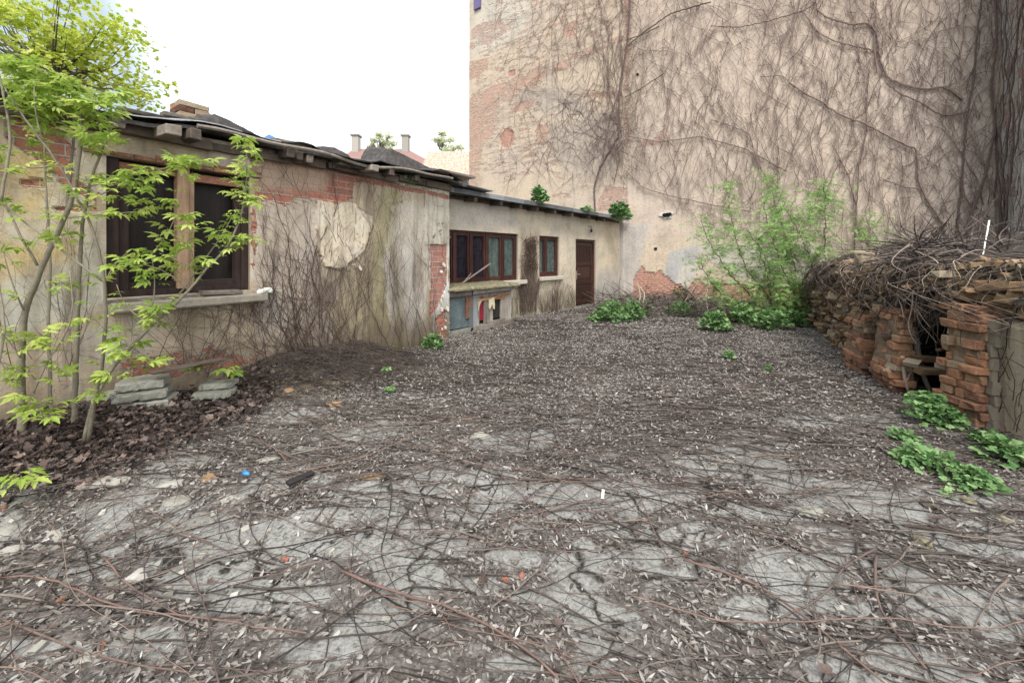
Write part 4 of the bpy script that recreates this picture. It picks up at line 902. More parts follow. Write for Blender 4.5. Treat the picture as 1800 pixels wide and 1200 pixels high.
# ------------------------------------------------------------------ leaves
def leaflet(n=5, w_=.32, fold=.12, droop=.15, teeth=0):
    """leaf along +x, unit length; returns verts, faces"""
    xs = np.linspace(0, 1, n + 1); prof = w_ * np.sin(np.pi * xs ** .8) ** .9; V = [(0, 0, 0)]
    if teeth: prof = prof * (1 + teeth * np.array([(-1) ** i for i in range(n + 1)]))
    prof[0] = 0; prof[-1] = 0
    mid = [(x, 0, -droop * x * x) for x in xs]; Lf = [(xs[i], prof[i], -droop * xs[i] ** 2 + fold * prof[i]) for i in range(1, n)]; Rt = [(xs[i], -prof[i], -droop * xs[i] ** 2 + fold * prof[i]) for i in range(1, n)]
    V = mid + Lf + Rt; l0 = n + 1; r0 = l0 + n - 1; Q = []; T = []
    T.append((0, 1, l0)); T.append((0, r0, 1))
    for i in range(1, n - 1): Q.append((i, i + 1, l0 + i, l0 + i - 1)); Q.append((i + 1, i, r0 + i - 1, r0 + i))
    T.append((n - 1, n, l0 + n - 2)); T.append((n, n - 1, r0 + n - 2))
    return np.array(V, float), {3: np.array(T), 4: np.array(Q)}
def merge(parts):
    V = []; Fc = {}; n = 0
    for v, f in parts:
        V.append(v)
        for kk, a in f.items():
            if len(a): Fc.setdefault(kk, []).append(np.asarray(a) + n)
        n += len(v)
    return np.vstack(V), {kk: np.vstack(a) for kk, a in Fc.items()}
def xf(vf, ang, sc, off=(0, 0, 0), pitch=0):
    v, f = vf; c, s = math.cos(pitch), math.sin(pitch); v = v * sc
    v = np.stack([v[:, 0] * c - v[:, 2] * s, v[:, 1], v[:, 0] * s + v[:, 2] * c], 1)
    c, s = math.cos(ang), math.sin(ang); v = np.stack([v[:, 0] * c - v[:, 1] * s, v[:, 0] * s + v[:, 1] * c, v[:, 2]], 1)
    return v + np.asarray(off), f
lf = leaflet(7, .21, .3, .35, .2)
stalk = (np.array([(0, -.01, 0), (.45, -.008, .02), (.45, .008, .02), (0, .01, 0)], float), {4: np.array([(0, 1, 2, 3)])})
COMPOUND = merge([stalk, xf(lf, 0, .58, (.42, 0, .02)), xf(lf, .95, .46, (.40, 0, .02)), xf(lf, -.95, .46, (.40, 0, .02)), xf(lf, 1.35, .38, (.24, 0, .01)), xf(lf, -1.35, .38, (.24, 0, .01))])
lobe = leaflet(4, .42, .1, .2, .12)
WEEDL = merge([xf(lobe, 0, .62, (.38, 0, 0)), xf(lobe, 1.0, .5, (.34, 0, 0)), xf(lobe, -1.0, .5, (.34, 0, 0)), xf(lobe, 1.7, .38, (.2, .02, 0)), xf(lobe, -1.7, .38, (.2, -.02, 0)), xf(leaflet(2, .03, 0, 0), 0, .4)])
NETTLE = leaflet(5, .36, .25, .3, .12)
sml = leaflet(2, .3, .1, .1)
PINN = merge([xf(leaflet(2, .2, .1, .1), sgn * 1.15, .26, (x, 0, -.1 * x * x)) for x in np.linspace(.12, .95, 8) for sgn in (-1, 1)] + [xf(sml, 0, .2, (1, 0, -.1))])
MAPLE = merge([xf(leaflet(4, .33, .3, -.3, .1), a, s) for a, s in ((0, 1), (.85, .85), (-.85, .85), (1.75, .55), (-1.75, .55))])
SIMPLE = leaflet(3, .22, .35, .25); NARROW = leaflet(3, .15, .4, -.2)
def rot_from(dirs, ups=None, roll=None):
    d = dirs / np.maximum(np.linalg.norm(dirs, axis=1, keepdims=True), 1e-9)
    if ups is None: ups = np.tile((0, 0, 1.), (len(d), 1))
    y = np.cross(ups, d); y /= np.maximum(np.linalg.norm(y, axis=1, keepdims=True), 1e-6); z = np.cross(d, y)
    if roll is not None:
        c = np.cos(roll)[:, None]; s = np.sin(roll)[:, None]; y, z = y * c + z * s, z * c - y * s
    return np.stack([d, y, z], 1)
def scatter_rot(n, tilt=.5):
    a = RS.rand(n) * 2 * np.pi; d = np.stack([np.cos(a), np.sin(a), RS.randn(n) * tilt * .6], 1)
    return rot_from(d, None, RS.randn(n) * tilt)

def smooth_path(P, n=None):
    P = np.asarray(P, float); L = np.r_[0, np.cumsum(np.linalg.norm(np.diff(P, axis=0), axis=1))]
    n = n or max(6, int(L[-1] / .07)); t = np.linspace(0, L[-1], n)
    Q = np.stack([np.interp(t, L, P[:, i]) for i in range(3)], 1)
    for _ in range(3):
        Q[1:-1] = (Q[:-2] + 2 * Q[1:-1] + Q[2:]) / 4
    return Q

# ---- box-elder sapling on the left
sap = thing('sapling', 'many stemmed young maple with bright green leaves in front of the shed window', 'sapling', tuple(at(140, 770, 3.05) * np.array([1, 1, 0])))
sap['_off'] = list(map(float, sap.location))
def px3(pts, y0, y1): 
    n = len(pts); return [at(x, y, y0 + (y1 - y0) * i / (n - 1)) for i, (x, y) in enumerate(pts)]
trunk = MB(); twig = MB()
ST = [([(38, 790), (38, 700), (37, 629), (42, 546), (83, 450), (117, 375), (133, 337), (144, 212), (137, 158)], 2.95, 2.9, .030, .012),
      ([(130, 770), (131, 720), (133, 646), (137, 525), (144, 408), (154, 337), (162, 304), (183, 258), (198, 217)], 3.15, 2.95, .024, .008),
      ([(92, 770), (87, 646), (85, 546), (90, 475), (82, 360), (78, 250)], 3.1, 3.05, .015, .006),
      ([(155, 775), (168, 700), (179, 646), (187, 567), (185, 496), (167, 408), (137, 350), (104, 287), (75, 250), (37, 200), (8, 154)], 2.95, 2.6, .016, .006),
      ([(148, 775), (165, 700), (196, 646), (267, 571), (333, 512), (358, 475), (400, 437), (425, 383), (435, 317), (433, 254)], 2.95, 3.35, .018, .005),
      ([(152, 765), (170, 690), (200, 640), (262, 573), (325, 508), (346, 475), (375, 437), (400, 396), (417, 367)], 3.0, 3.4, .014, .004),
      ([(183, 496), (146, 471), (104, 433), (42, 392), (0, 350), (-40, 330)], 2.9, 2.6, .009, .006),
      ([(60, 690), (75, 646), (121, 583), (133, 525), (121, 475)], 2.8, 2.8, .006, .004),
      ([(67, 467), (37, 417), (8, 358), (-20, 300)], 2.95, 2.8, .010, .007),
      ([(117, 375), (125, 300), (130, 240), (133, 160)], 2.95, 3.1, .014, .006),
      ([(0, 360), (22, 240), (5, 160), (-10, 100)], 2.7, 2.6, .010, .006),
      ([(-30, 820), (-20, 700), (12, 580), (-5, 480)], 2.6, 2.6, .012, .006)]
TW = [([(137, 333), (200, 317), (250, 304), (308, 292), (358, 283)], 2.95, 3.0), ([(154, 354), (192, 333), (250, 317)], 2.95, 3.1), ([(121, 383), (175, 377), (233, 373), (254, 371)], 2.92, 2.9),
      ([(250, 467), (275, 437), (308, 396), (312, 337)], 3.1, 3.2), ([(267, 571), (215, 540), (205, 500)], 3.0, 3.0), ([(185, 496), (200, 460), (230, 440)], 2.9, 2.9),
      ([(262, 573), (275, 500), (265, 440)], 3.1, 3.1), ([(346, 475), (335, 440), (330, 400)], 3.2, 3.2), ([(333, 512), (290, 470), (220, 460)], 3.2, 3.1), ([(358, 475), (320, 460), (280, 445)], 3.2, 3.1), ([(400, 437), (440, 420)], 3.3, 3.3),
      ([(42, 546), (20, 500), (5, 440)], 2.9, 2.8), ([(144, 212), (180, 190), (205, 170)], 2.9, 2.9), ([(137, 158), (100, 140), (70, 120)], 2.9, 2.8), ([(75, 250), (60, 200), (60, 150)], 2.7, 2.7), ([(37, 629), (15, 600), (0, 580)], 2.8, 2.7),
      ([(183, 258), (170, 200), (150, 150)], 2.95, 2.95), ([(104, 287), (60, 300), (20, 290)], 2.7, 2.6)]
nodes = []
for pts, y0, y1, r0, r1 in ST:
    P = smooth_path(px3(pts, y0, y1)); P += (RS.rand(*P.shape) - .5) * .006
    trunk.tube(P, np.linspace(r0 * .85, r1 * .85, len(P)), 8, rnd=.35 + .4 * random.random())
    for i in range(len(P)):
        f = i / len(P)
        if f > .62 and random.random() < .42: nodes.append((P[i], .8))
        elif f > .25 and random.random() < .05: nodes.append((P[i], .6))
for pts, y0, y1 in TW:
    P = smooth_path(px3(pts, y0, y1)); trunk.tube(P, np.linspace(.006, .0025, len(P)), 5, rnd=.7)
    for i in range(len(P)):
        if random.random() < .5: nodes.append((P[i], 1))
CL = [(260, 300, 5), (310, 288, 6), (350, 292, 4), (230, 318, 4), (200, 330, 3), (433, 262, 6), (437, 290, 5), (425, 320, 5), (430, 350, 4), (405, 405, 4), (420, 380, 4), (440, 425, 4), (400, 440, 2), (250, 365, 4), (245, 345, 3), (310, 345, 3), (315, 385, 3), (340, 395, 3), (275, 450, 4), (325, 425, 3), (335, 450, 3), (250, 475, 3), (210, 460, 3),
      (60, 175, 8), (100, 190, 9), (140, 180, 8), (180, 195, 8), (200, 165, 5), (90, 225, 5), (160, 230, 5), (40, 150, 6), (20, 120, 5), (120, 150, 5), (60, 215, 4), (190, 235, 4), (30, 120, 4), (170, 265, 3), (10, 300, 3), (8, 268, 3), (5, 430, 2), (0, 520, 2),
      (30, 650, 4), (60, 605, 4), (25, 590, 4), (70, 730, 4), (160, 690, 3), (190, 575, 3), (200, 600, 4), (290, 540, 3), (270, 555, 3), (130, 565, 3), (100, 595, 3), (190, 640, 4), (110, 505, 3), (20, 655, 3), (55, 700, 3), (100, 660, 3), (210, 660, 3), (250, 640, 2), (85, 420, 2), (120, 430, 2), (35, 250, 3), (220, 610, 2)]
for x, y, c in CL:
    Yc = 2.85 + max(0, (x - 200)) / 250 * .45
    for _ in range(c): nodes.append((at(x + RS.randn() * 11, y + RS.randn() * 9, Yc + RS.randn() * .06), 1.))
pos = []; dirs = []; scl = []
for p, k_ in nodes:
    for _ in range(4 if p[2] > 2.5 else 3 if random.random() < .5 else 2):
        a = RS.rand() * 6.283; pos.append(p + RS.randn(3) * .012); dirs.append((math.cos(a), math.sin(a), .15 + RS.randn() * .35)); scl.append((.075 + .075 * RS.rand()) * k_)
lv = MB(); lv.batch(*COMPOUND, np.array(pos), rot_from(np.array(dirs), None, RS.randn(len(pos)) * .4), np.array(scl))
trunk.build('stems', M_bark, sap, smooth=True); lv.build('foliage', M_sapleaf, sap)

# ---- big tree behind the shed (upper left)
def tree(name, label, px, py, Yt, rx, ry, n, size, mat, seed, clumps=14, trunk_r=.12, tmpl=MAPLE, group=None):
    rng = np.random.RandomState(seed); c = at(px, py, Yt); Rx = rx / F * Yt; Rz = ry / F * Yt
    t = thing(name, label, 'tree', (c[0], c[1], 0), group); t['_off'] = [float(c[0]), float(c[1]), 0.]
    cc = []; k = MB(); base = np.array([c[0], c[1], 0])
    mid = np.array([c[0], c[1], c[2] - Rz * .8]); k.tube(smooth_path([base, (base + mid) / 2 + (.1, 0, 0), mid, c], 14), np.linspace(trunk_r, trunk_r * .4, 14), 7)
    for i in range(clumps):
        v = rng.randn(3); v /= np.linalg.norm(v); v *= rng.rand() ** .4; q = c + v * (Rx, Rx, Rz); cc.append(q)
        P = smooth_path([mid + (c - mid) * rng.rand(), (mid + q) / 2 + rng.randn(3) * .1, q], 10); k.tube(P, np.linspace(trunk_r * .4, trunk_r * .08, 10), 5)
    k.build('trunk', M_bark, t, smooth=True)
    cc = np.array(cc); ii = rng.randint(0, clumps, n); P = cc[ii] + rng.randn(n, 3) * np.array([Rx, Rx, Rz * .7]) * .13
    m = MB(); m.batch(*tmpl, P, scatter_rot(n, .7), size * (.6 + .8 * rng.rand(n))); m.build('crown', mat, t)
    return t
tree('leafy_tree', 'bright yellow green tree rising behind the shed roof at the left', 95, 85, 8.5, 150, 105, 4300, .075, M_treeleaf, 5, 75, .06, MAPLE)
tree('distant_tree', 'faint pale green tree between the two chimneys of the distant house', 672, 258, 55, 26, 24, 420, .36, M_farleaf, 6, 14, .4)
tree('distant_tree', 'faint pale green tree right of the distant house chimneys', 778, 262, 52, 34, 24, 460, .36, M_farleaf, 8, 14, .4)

# ------------------------------------------------------------------ creepers on the walls
def strand(fr, s, z, n, step, th, r0, mb, d=.02, jit=.16, pull=.03, up=1, rnd=None, sides=3, r1=.35, ok=None):
    """wandering stem on a wall: starts (s,z), heads at angle th from vertical"""
    S = [s]; Zs = [z]; t = th
    for i in range(n):
        t += random.gauss(0, jit); t -= pull * t
        s += math.sin(t) * step; z += up * math.cos(t) * step
        if ok is not None and not ok(s, z): break
        S.append(s); Zs.append(z)
    if len(S) < 4: return None
    dd = d + .012 * np.sin(np.arange(len(S)) * .9 + random.random() * 6)
    P = fr.pt(np.array(S), np.array(Zs), dd)
    mb.tube(P, np.linspace(r0, r0 * r1, len(P)), sides, rnd=rnd, caps=False)
    return S, Zs
BOFF = -.03
creep = thing('creeper', 'dense net of leafless creeper covering the right part of the tall firewall', 'creeper', tuple(FB.pt(7.5, 0, .1))); creep['_off'] = list(map(float, creep.location))
LIMB = [[(1434, 15), (1452, 32), (1497, 45), (1527, 41), (1541, 56), (1548, 109), (1561, 139), (1595, 152), (1629, 159), (1659, 152), (1681, 165), (1692, 176)],
        [(1389, 146), (1411, 163), (1445, 180), (1475, 202), (1524, 219), (1561, 240), (1595, 257), (1612, 262), (1614, 319), (1629, 352), (1655, 390), (1668, 430), (1665, 470)],
        [(1250, 47), (1299, 49), (1347, 39), (1415, 19), (1434, 7), (1440, -60)], [(1557, 146), (1580, 165), (1617, 180), (1647, 200), (1666, 206), (1700, 197)],
        [(1749, -80), (1749, 0), (1752, 75), (1741, 157), (1749, 225), (1734, 300), (1711, 367), (1696, 412), (1680, 470)],
        [(1527, 127), (1522, 202), (1525, 225), (1509, 300), (1505, 375), (1500, 460)], [(1250, 210), (1317, 234), (1332, 285), (1359, 337), (1362, 394), (1381, 424), (1395, 500)],
        [(1464, 255), (1490, 307), (1505, 360), (1505, 405)], [(1540, 0), (1536, 80), (1541, 130)], [(1725, 0), (1718, 60), (1712, 140), (1700, 200), (1690, 330), (1680, 420)],
        [(1552, 315), (1590, 330), (1615, 332)], [(1100, 300), (1130, 330), (1180, 345), (1250, 360), (1320, 372)], [(1105, 240), (1160, 250), (1230, 240), (1310, 262), (1380, 300)],
        [(1410, 20), (1440, 60), (1470, 75), (1540, 90)], [(1656, 390), (1640, 440), (1650, 470)]]
k = MB()
for li, L in enumerate(LIMB):
    sz = [FB.pix(x, y) for x, y in L]; P = smooth_path([FB.pt(a, b, .05 + BOFF) for a, b in sz]); P += (RS.rand(*P.shape) - .5) * .02
    r = {0: .026, 4: .026, 9: .018, 1: .022}.get(li, .015); k.tube(P, np.linspace(r * .8, r * 1.1, len(P)), 5, rnd=.2 + .3 * random.random())
for i in range(4):
    px = 1764 + 9 * RS.randn() * .6; s_ = float(FB.pix(px, 450)[0]); strand(FB, min(s_, 8.9), .9 + RS.rand(), 90, .11, RS.randn() * .1, .014 + .014 * RS.rand(), k, .06 + .05 * RS.rand(), .08, .06, 1, .2 + .3 * RS.rand(), 4, .5, ok=lambda a, b: a < 8.95)
k.build('limbs', M_vinew, creep)
yb = lambda px: np.interp(px, [1100, 1150, 1250, 1330, 1400, 1760], [300, 345, 400, 425, 470, 480])
def okB(s, z):
    x, y = proj(FB.pt(s, z)); return s < 8.97 and z < 11 and y < yb(x) + 14 and x > 1096
k = MB(); rng = RS
for i in range(1150):
    px = 1100 + 660 * (1 - (1 - rng.rand()) ** 1.15 if rng.rand() < .5 else rng.rand()); py = -170 + rng.rand() * (yb(px) + 170)
    s_, z_ = map(float, FB.pix(px, py))
    a = RS.randn() * .38 + (.3 if px < 1350 else .05)
    strand(FB, s_, z_, int(12 + 30 * rng.rand()), .085, a, (.0062 + .0065 * rng.rand() ** 2) * (1 if px < 1450 else .75), k, .035 + BOFF, .15, .05, -1 if rng.rand() < .6 else 1, .25 + .75 * rng.rand(), ok=okB)
for i in range(1500):
    px = 1102 + 655 * rng.rand(); py = -120 + rng.rand() * (yb(px) + 120); s_, z_ = map(float, FB.pix(px, py))
    strand(FB, s_, z_, int(4 + 5 * rng.rand()), .055, RS.randn() * 1.1, .005 + .003 * rng.rand(), k, .045 + BOFF, .3, 0, 1, .1 + .8 * rng.rand(), ok=okB)
k.build('stems', M_vinew, creep)
creep2 = thing('creeper', 'thinner bare creeper climbing from the annex roof up the left of the tall firewall', 'creeper', tuple(FB.pt(-.8, 2.9, .1))); creep2['_off'] = list(map(float, creep2.location))
k = MB()
for L, r in (([(1047, 372), (1045, 330), (1055, 295), (1075, 262), (1088, 240), (1090, 150), (1100, 100), (1105, 60), (1108, 0), (1110, -80)], .03), ([(1102, 72), (1140, 58), (1160, 47)], .02), ([(1100, 85), (1130, 60), (1180, 25), (1250, 5)], .022), ([(1100, 172), (1130, 155), (1167, 131)], .016),
             ([(1085, 250), (1090, 280), (1080, 320)], .014), ([(1060, 290), (1065, 250), (1075, 200), (1090, 160)], .014)):
    P = smooth_path([FB.pt(*FB.pix(x, y), .05) for x, y in L]); k.tube(P + (RS.rand(*P.shape) - .5) * .02, r, 5, rnd=.2)
for i in range(6):
    s_ = float(FB.pix(1092 + 7 * RS.randn(), 250)[0]); strand(FB, s_, 4.5 + 2 * RS.rand(), 80, .11, RS.randn() * .08, .014, k, .07, .1, .08, 1, .3, 4, .5)
k.build('limbs', M_vinew, creep2)
k = MB()
def dl(px, py):
    return np.interp(px, [870, 900, 960, 1010, 1110], [.12, .3, .6, 1, 1]) * np.interp(py, [-100, 100, 190, 290, 330], [1, .7, 1, .9, .05])
def okL(s, z):
    x, y = proj(FB.pt(s, z)); return y < 345 and z < 13
c = 0
while c < 620:
    px = 870 + 250 * rng.rand(); py = -150 + 480 * rng.rand()
    if rng.rand() > dl(px, py): continue
    c += 1; s_, z_ = map(float, FB.pix(px, py)); strand(FB, s_, z_, int(8 + 18 * rng.rand()), .1, RS.randn() * .7 - .1, .005 + .004 * rng.rand(), k, .03, .2, .03, 1 if rng.rand() < .5 else -1, .1 + .7 * rng.rand(), ok=okL)
for i in range(420):
    px = 1075 + 32 * RS.randn(); py = 245 + 36 * RS.randn(); s_, z_ = map(float, FB.pix(px, py))
    strand(FB, s_, z_, int(5 + 8 * rng.rand()), .07, RS.randn() * .6, .004 + .003 * rng.rand(), k, .04 + .06 * RS.rand(), .25, 0, -1, .3 + .5 * rng.rand(), ok=okL)
k.build('stems', M_vinew, creep2)
k = MB()
for i in range(130):
    s_ = 1.6 * rng.rand(); strand(FR, s_, 1 + 9 * rng.rand(), int(10 + 25 * rng.rand()), .09, RS.randn() * .4, .006 + .01 * rng.rand() ** 2, k, .06, .2, .04, 1 if rng.rand() < .5 else -1, .2 + .6 * rng.rand(), ok=lambda a, b: 0 < a < 1.68)
for i in range(7): strand(FR, .5 * rng.rand(), .8, 100, .11, RS.randn() * .1, .015 + .012 * rng.rand(), k, .08, .08, .05, 1, .2)
t = k.build('creeper', M_vinew, None, origin=FR.pt(.5, 0, .1)); tag(t, 'bare creeper on the pale side wall at the right edge of the photo', 'creeper')
# shed creepers
def fan(fr, px, py, n, spread, length, r, mb, mat=None, lean=0, zmax=2.8, step=.06, holes=()):
    s0_, z0_ = map(float, fr.pix(px, py))
    for i in range(n):
        length_ = length * 1.15; a = lean + spread * (random.random() * 2 - 1); L = int(length_ * (.4 + .6 * random.random()) / step)
        ok = lambda s, z: z < zmax and s > .02 and not any(h[0] - .05 < s < h[1] + .05 and h[2] < z < h[3] for h in holes)
        q = strand(fr, s0_ + .3 * random.uniform(-1, 1), z0_ - .1 + .15 * random.random(), L, step, a, .85 * r * (.5 + .8 * random.random()), mb, .03, .11, .045, 1, random.random(), ok=ok)
        if q and len(q[0]) > 10:
            for _ in range(3):
                j = random.randrange(4, len(q[0])); strand(fr, q[0][j], q[1][j], random.randrange(5, 20), step, a + random.choice((-1, 1)) * random.uniform(.3, .9), r * .45, mb, .03, .14, .03, 1, random.random(), ok=ok)
hW = [(WS0, WS1, WZ0 - .1, WZ1)]
k = MB()
for px, py, n, sp, ln, r in ((455, 640, 14, 1.0, 1.6, .006), (520, 632, 14, .7, 2.2, .006), (575, 630, 16, .6, 2.4, .006), (640, 632, 14, .5, 2.5, .0055), (700, 628, 12, .5, 2.5, .0055), (745, 612, 8, .35, 2.3, .0055), (500, 620, 10, 1.2, 1.3, .004), (400, 640, 12, 1.25, 1.4, .0045), (320, 640, 12, 1.3, 1.1, .004), (600, 615, 14, .9, 1.2, .004), (550, 600, 8, .4, 1.6, .006)):
    fan(FM, px, py, n, sp, ln, r, k, holes=hW)
t = k.build('creeper', M_vined, None, origin=FM.pt(1.8, 0, .1)); tag(t, 'fans of bare dark creeper rising over the peeling plaster right of the shed window', 'creeper')
k = MB()
for px in (20, 60, 100, 150, 190): fan(FM, px, 640, 4, .5, 1.6, .0035, k, holes=hW)
t = k.build('creeper', M_vined, None, origin=FM.pt(5, 0, .1)); tag(t, 'sparse thin creeper on the ochre wall left of the shed window', 'creeper')
k = MB()   # hanging roots under the eave
for i in range(46):
    px = random.uniform(455, 780); s_ = float(FM.pix(px, 300)[0]); strand(FM, s_, EZ - .05, random.randrange(8, 22), .045, random.gauss(0, .25), .0035, k, .05, .2, .05, -1, .7 * random.random())
t = k.build('hanging_roots', M_vinew, None, origin=FM.pt(1.8, 2.8, .1)); tag(t, 'thin roots hanging from the shed eave over the bare bricks', 'roots')
k = MB()
for px, py, n, sp, ln in ((930, 548, 60, .35, 1.1), (925, 540, 30, .2, 1.9), (975, 545, 50, .6, .7), (960, 545, 30, .8, .6), (1000, 540, 26, .5, .6), (905, 552, 30, .5, .7)):
    hA = [(W1[0], W1[1], W1[2], 3), (W2[0], W2[1], W2[2], 3), (D1[0], D1[1], -1, 3)]
    fan(FA, px, py, n, sp, ln, .0055, k, zmax=2.15, holes=hA)
a_ = float(FA.pix(929, 450)[0])
for i in range(240): strand(FA, a_ + RS.randn() * .12, 1.3 + .75 * RS.rand(), 6, .05, RS.randn() * .8, .007, k, .05 + .03 * RS.rand(), .3, 0, -1, .5 + .5 * RS.rand())
t = k.build('creeper', M_vined, None, origin=FA.pt(3.4, 0, .1)); tag(t, 'withered brown creeper between the annex windows and along the foot of the annex', 'creeper')

# ------------------------------------------------------------------ ruined wall on the right
ruin = thing('ruined_wall', 'crumbling low wall of ochre stone and orange brick piers at the right', 'wall', (4.3, 4.0, 0)); ruin['_off'] = [4.3, 4.0, 0.]
def ruin_px(px, d=.12):   # path parameter seen at photo column px
    ss = np.linspace(0, RL, 900); x, y, tx_, ty_ = ruin_at(ss); x = x - ty_ * d; y = y + tx_ * d; c = CX + F * x / y; i = np.where(c <= px)[0]; return float(ss[i[0]]) if len(i) else RL
def rtop(s):
    s = np.asarray(s, float); return np.interp(s, [0, 1.2, 1.7, 2.6, 3.4, 4.6, 6.2, 7.6, 9.0, RL], [1.38, 1.36, 1.32, 1.25, 1.28, 1.34, 1.25, .95, .6, .35])
def ruin_ax(s):
    x, y, tx, ty = ruin_at(s); return np.array([x, y, 0.]), np.array([[tx, ty, 0], [-ty, tx, 0], [0, 0, 1.]])  # axes along, out(court side), up
def rp(s, z, d):
    o, A = ruin_ax(s); return o + A[1] * d + np.array([0, 0, z])
sP1a, sP1b = ruin_px(1722), ruin_px(1658); sP2a, sP2b = ruin_px(1580), ruin_px(1538); sP3a, sP3b = ruin_px(1520), ruin_px(1490)
stone = MB(); back = MB()
s_ = 0.
ss = np.linspace(0, RL, 120)
for zc in np.arange(0, 1.45, .08):
    pass
Zn = 18; G = np.zeros((120, Zn, 3))
for i, s_ in enumerate(ss):
    h = float(rtop(s_)) - .05
    for j in range(Zn):
        z = -.1 + (h + .1) * j / (Zn - 1); G[i, j] = rp(s_, z, -.30 + .10 * (fbm(s_ * 3, z * 4, 3, 2) - .5) - .42 * ((s_ > sP1b - .03) & (s_ < sP2b + .05)) * (z < 1.08))
idx = np.arange(120 * Zn).reshape(120, Zn); back.add(G.reshape(-1, 3), {4: np.stack([idx[:-1, :-1], idx[1:, :-1], idx[1:, 1:], idx[:-1, 1:]], -1).reshape(-1, 4)}, .3)
back.build('earth_core', M_soil, ruin)
def cov(s, z):     # where dry-laid stone is visible
    if s < sP1b - .0: return z > .98 + .06 * math.sin(s * 9)
    if s < sP2a: return (z > 1.12) or random.random() < .05
    if s < sP2b: return z > .9
    if s < sP3a: return z > .45 or random.random() < .5
    return True
z = .02
while z < 1.4:
    hh = random.uniform(.04, .085); s_ = random.random() * .1
    while s_ < RL - .05:
        l = random.uniform(.07, .26) * (1 + .35 * s_ / RL)
        if z + hh < float(rtop(s_)) + random.uniform(-.06, .06) and cov(s_, z) and random.random() < .93:
            o, A = ruin_ax(s_ + l / 2); yaw = random.gauss(0, .16); rl = random.gauss(0, .10); c_, n_ = math.cos(yaw), math.sin(yaw)
            A2 = np.array([A[0] * c_ + A[1] * n_, A[1] * c_ - A[0] * n_, A[2]]); c_, n_ = math.cos(rl), math.sin(rl); A2 = np.array([A2[0] * c_ + A2[2] * n_, A2[1], A2[2] * c_ - A2[0] * n_])
            dep = .24; dz = -.14 + random.gauss(0, .035) + (.04 if z > 1.0 and s_ < 3 else 0)
            stone.box(o + A[1] * dz + np.array([0, 0, z + hh / 2]), (l * .98, dep, hh * 1.02), A2, (.02, .03, .012), rnd=min(1, max(0, random.gauss(.5, .24))))
        s_ += l * .95
    z += hh * .93
stone.build('masonry', M_ochre, ruin, bevel=.008)
def pier(sa, sb, ztop, dout, wig, seed, dep=.14, off=.06):
    rng = random.Random(seed); k = MB(); z = 0.; core = MB()
    for q in range(8): o, A = ruin_ax((sa + sb) / 2); zz_ = ztop * (q + .5) / 8; core.box(o + A[1] * (dout / 2 * (1 - .3 * q / 8) - off - .02) + np.array([0, 0, zz_]), (sb - sa - .04, dep + dout * (1 - .45 * q / 8) - .015, ztop / 8 + .01), A, .012, rnd=.5)
    core.build('mortar_core', ramp_mat('earthy mortar', [(0, (.08, .055, .035)), (.5, (.2, .14, .09)), (1, (.33, .26, .19))], .95, 20, 1., .8, .01), ruin)
    while z < ztop:
        hh = rng.uniform(.068, .088); f = z / ztop
        a = sa - .03 * (1 - f) + rng.uniform(-.03, .03); b = sb + .05 * (1 - f) + rng.uniform(-.06, .06); s = a; dd = dout * (1 - .45 * f) + rng.uniform(-.03, .03)
        while s < b - .03:
            l = min(rng.uniform(.09, .20), b - s); o, A = ruin_ax(s + l / 2)
            yaw = rng.gauss(0, .07); c_, n_ = math.cos(yaw), math.sin(yaw); A2 = np.array([A[0] * c_ + A[1] * n_, A[1] * c_ - A[0] * n_, A[2]])
            if rng.random() < .06: s += l; continue
            k.box(o + A[1] * (dd / 2 - off + rng.uniform(-.02, .02)) + np.array([0, 0, z + hh / 2]), (l * .97, dep + dd, hh * .93), A2, (.007, .014, .006), rnd=min(1, max(0, rng.gauss(.52, .2) - .25 * (f < .12))))
            s += l
        z += hh
    return k.build('brick_pier', M_brickl, ruin, bevel=.006)
pier(sP1a, sP1b, 1.05, .14, .03, 1); pier(sP2a, sP2b, .93, .10, .03, 2, .09, -.02); pier(sP3a, sP3b, .72, .10, .05, 3, .09, -.02)
# plastered panel near the camera
k = MB(); S5 = np.linspace(0.0, sP1a - .02, 30); Z5 = np.linspace(-.05, .97, 26); SS, ZZ = np.meshgrid(S5, Z5, indexing='ij'); G = np.zeros(SS.shape + (3,))
for i in range(30):
    for j in range(26): G[i, j] = rp(S5[i], Z5[j], -.02 + .035 * (fbm(S5[i] * 3, Z5[j] * 3, 4, 3) - .5) - .04 * (Z5[j] > .93) - .02 * (j == 25))
T = np.zeros(SS.shape + (3,)) + np.array((.44, .37, .27)); Bk = .95 * np.clip((ZZ - .9) * 8, 0, 1) + .1 + .7 * np.clip((SS - sP1a + .12) * 10, 0, 1) * np.clip((.3 - ZZ) * 4, 0, 1)
e = gridmesh('plaster_panel', G, M_shed, {'tint': T, 'brick': Bk, 'wash': np.full(SS.shape, .2)}, np.stack([SS, ZZ], -1), ruin); e.location = (-4.3, -4.0, 0)
for sa, mat in ((sP1a - .03, ramp_mat('grey brown render edge', one((.24, .205, .155)), .9)),):
    k = MB(); o, A = ruin_ax(sa)
    for j in range(9): k.box(o + A[1] * (.0 + random.uniform(-.01, .01)) + np.array([0, 0, .05 + .105 * j]), (.05 + .03 * random.random(), .13, .112), A, .014, rnd=.3 + .06 * random.random())
    k.build('plaster_edge', mat, ruin)
k = MB(); n = 1500; ss_ = RS.rand(n) * RL; dd_ = .12 - 1.5 * RS.rand(n) ** 1.5; dd_ = np.where((dd_ > -.05) & (ss_ < sP1b), -.08, dd_); P = np.array([rp(a, float(rtop(a)) + .03 + .10 * min(1, -b * 2) * (b < 0) + .05 * RS.rand() - (b > 0) * 1.0 * RS.rand() * float(rtop(a)), b) for a, b in zip(ss_, dd_)])
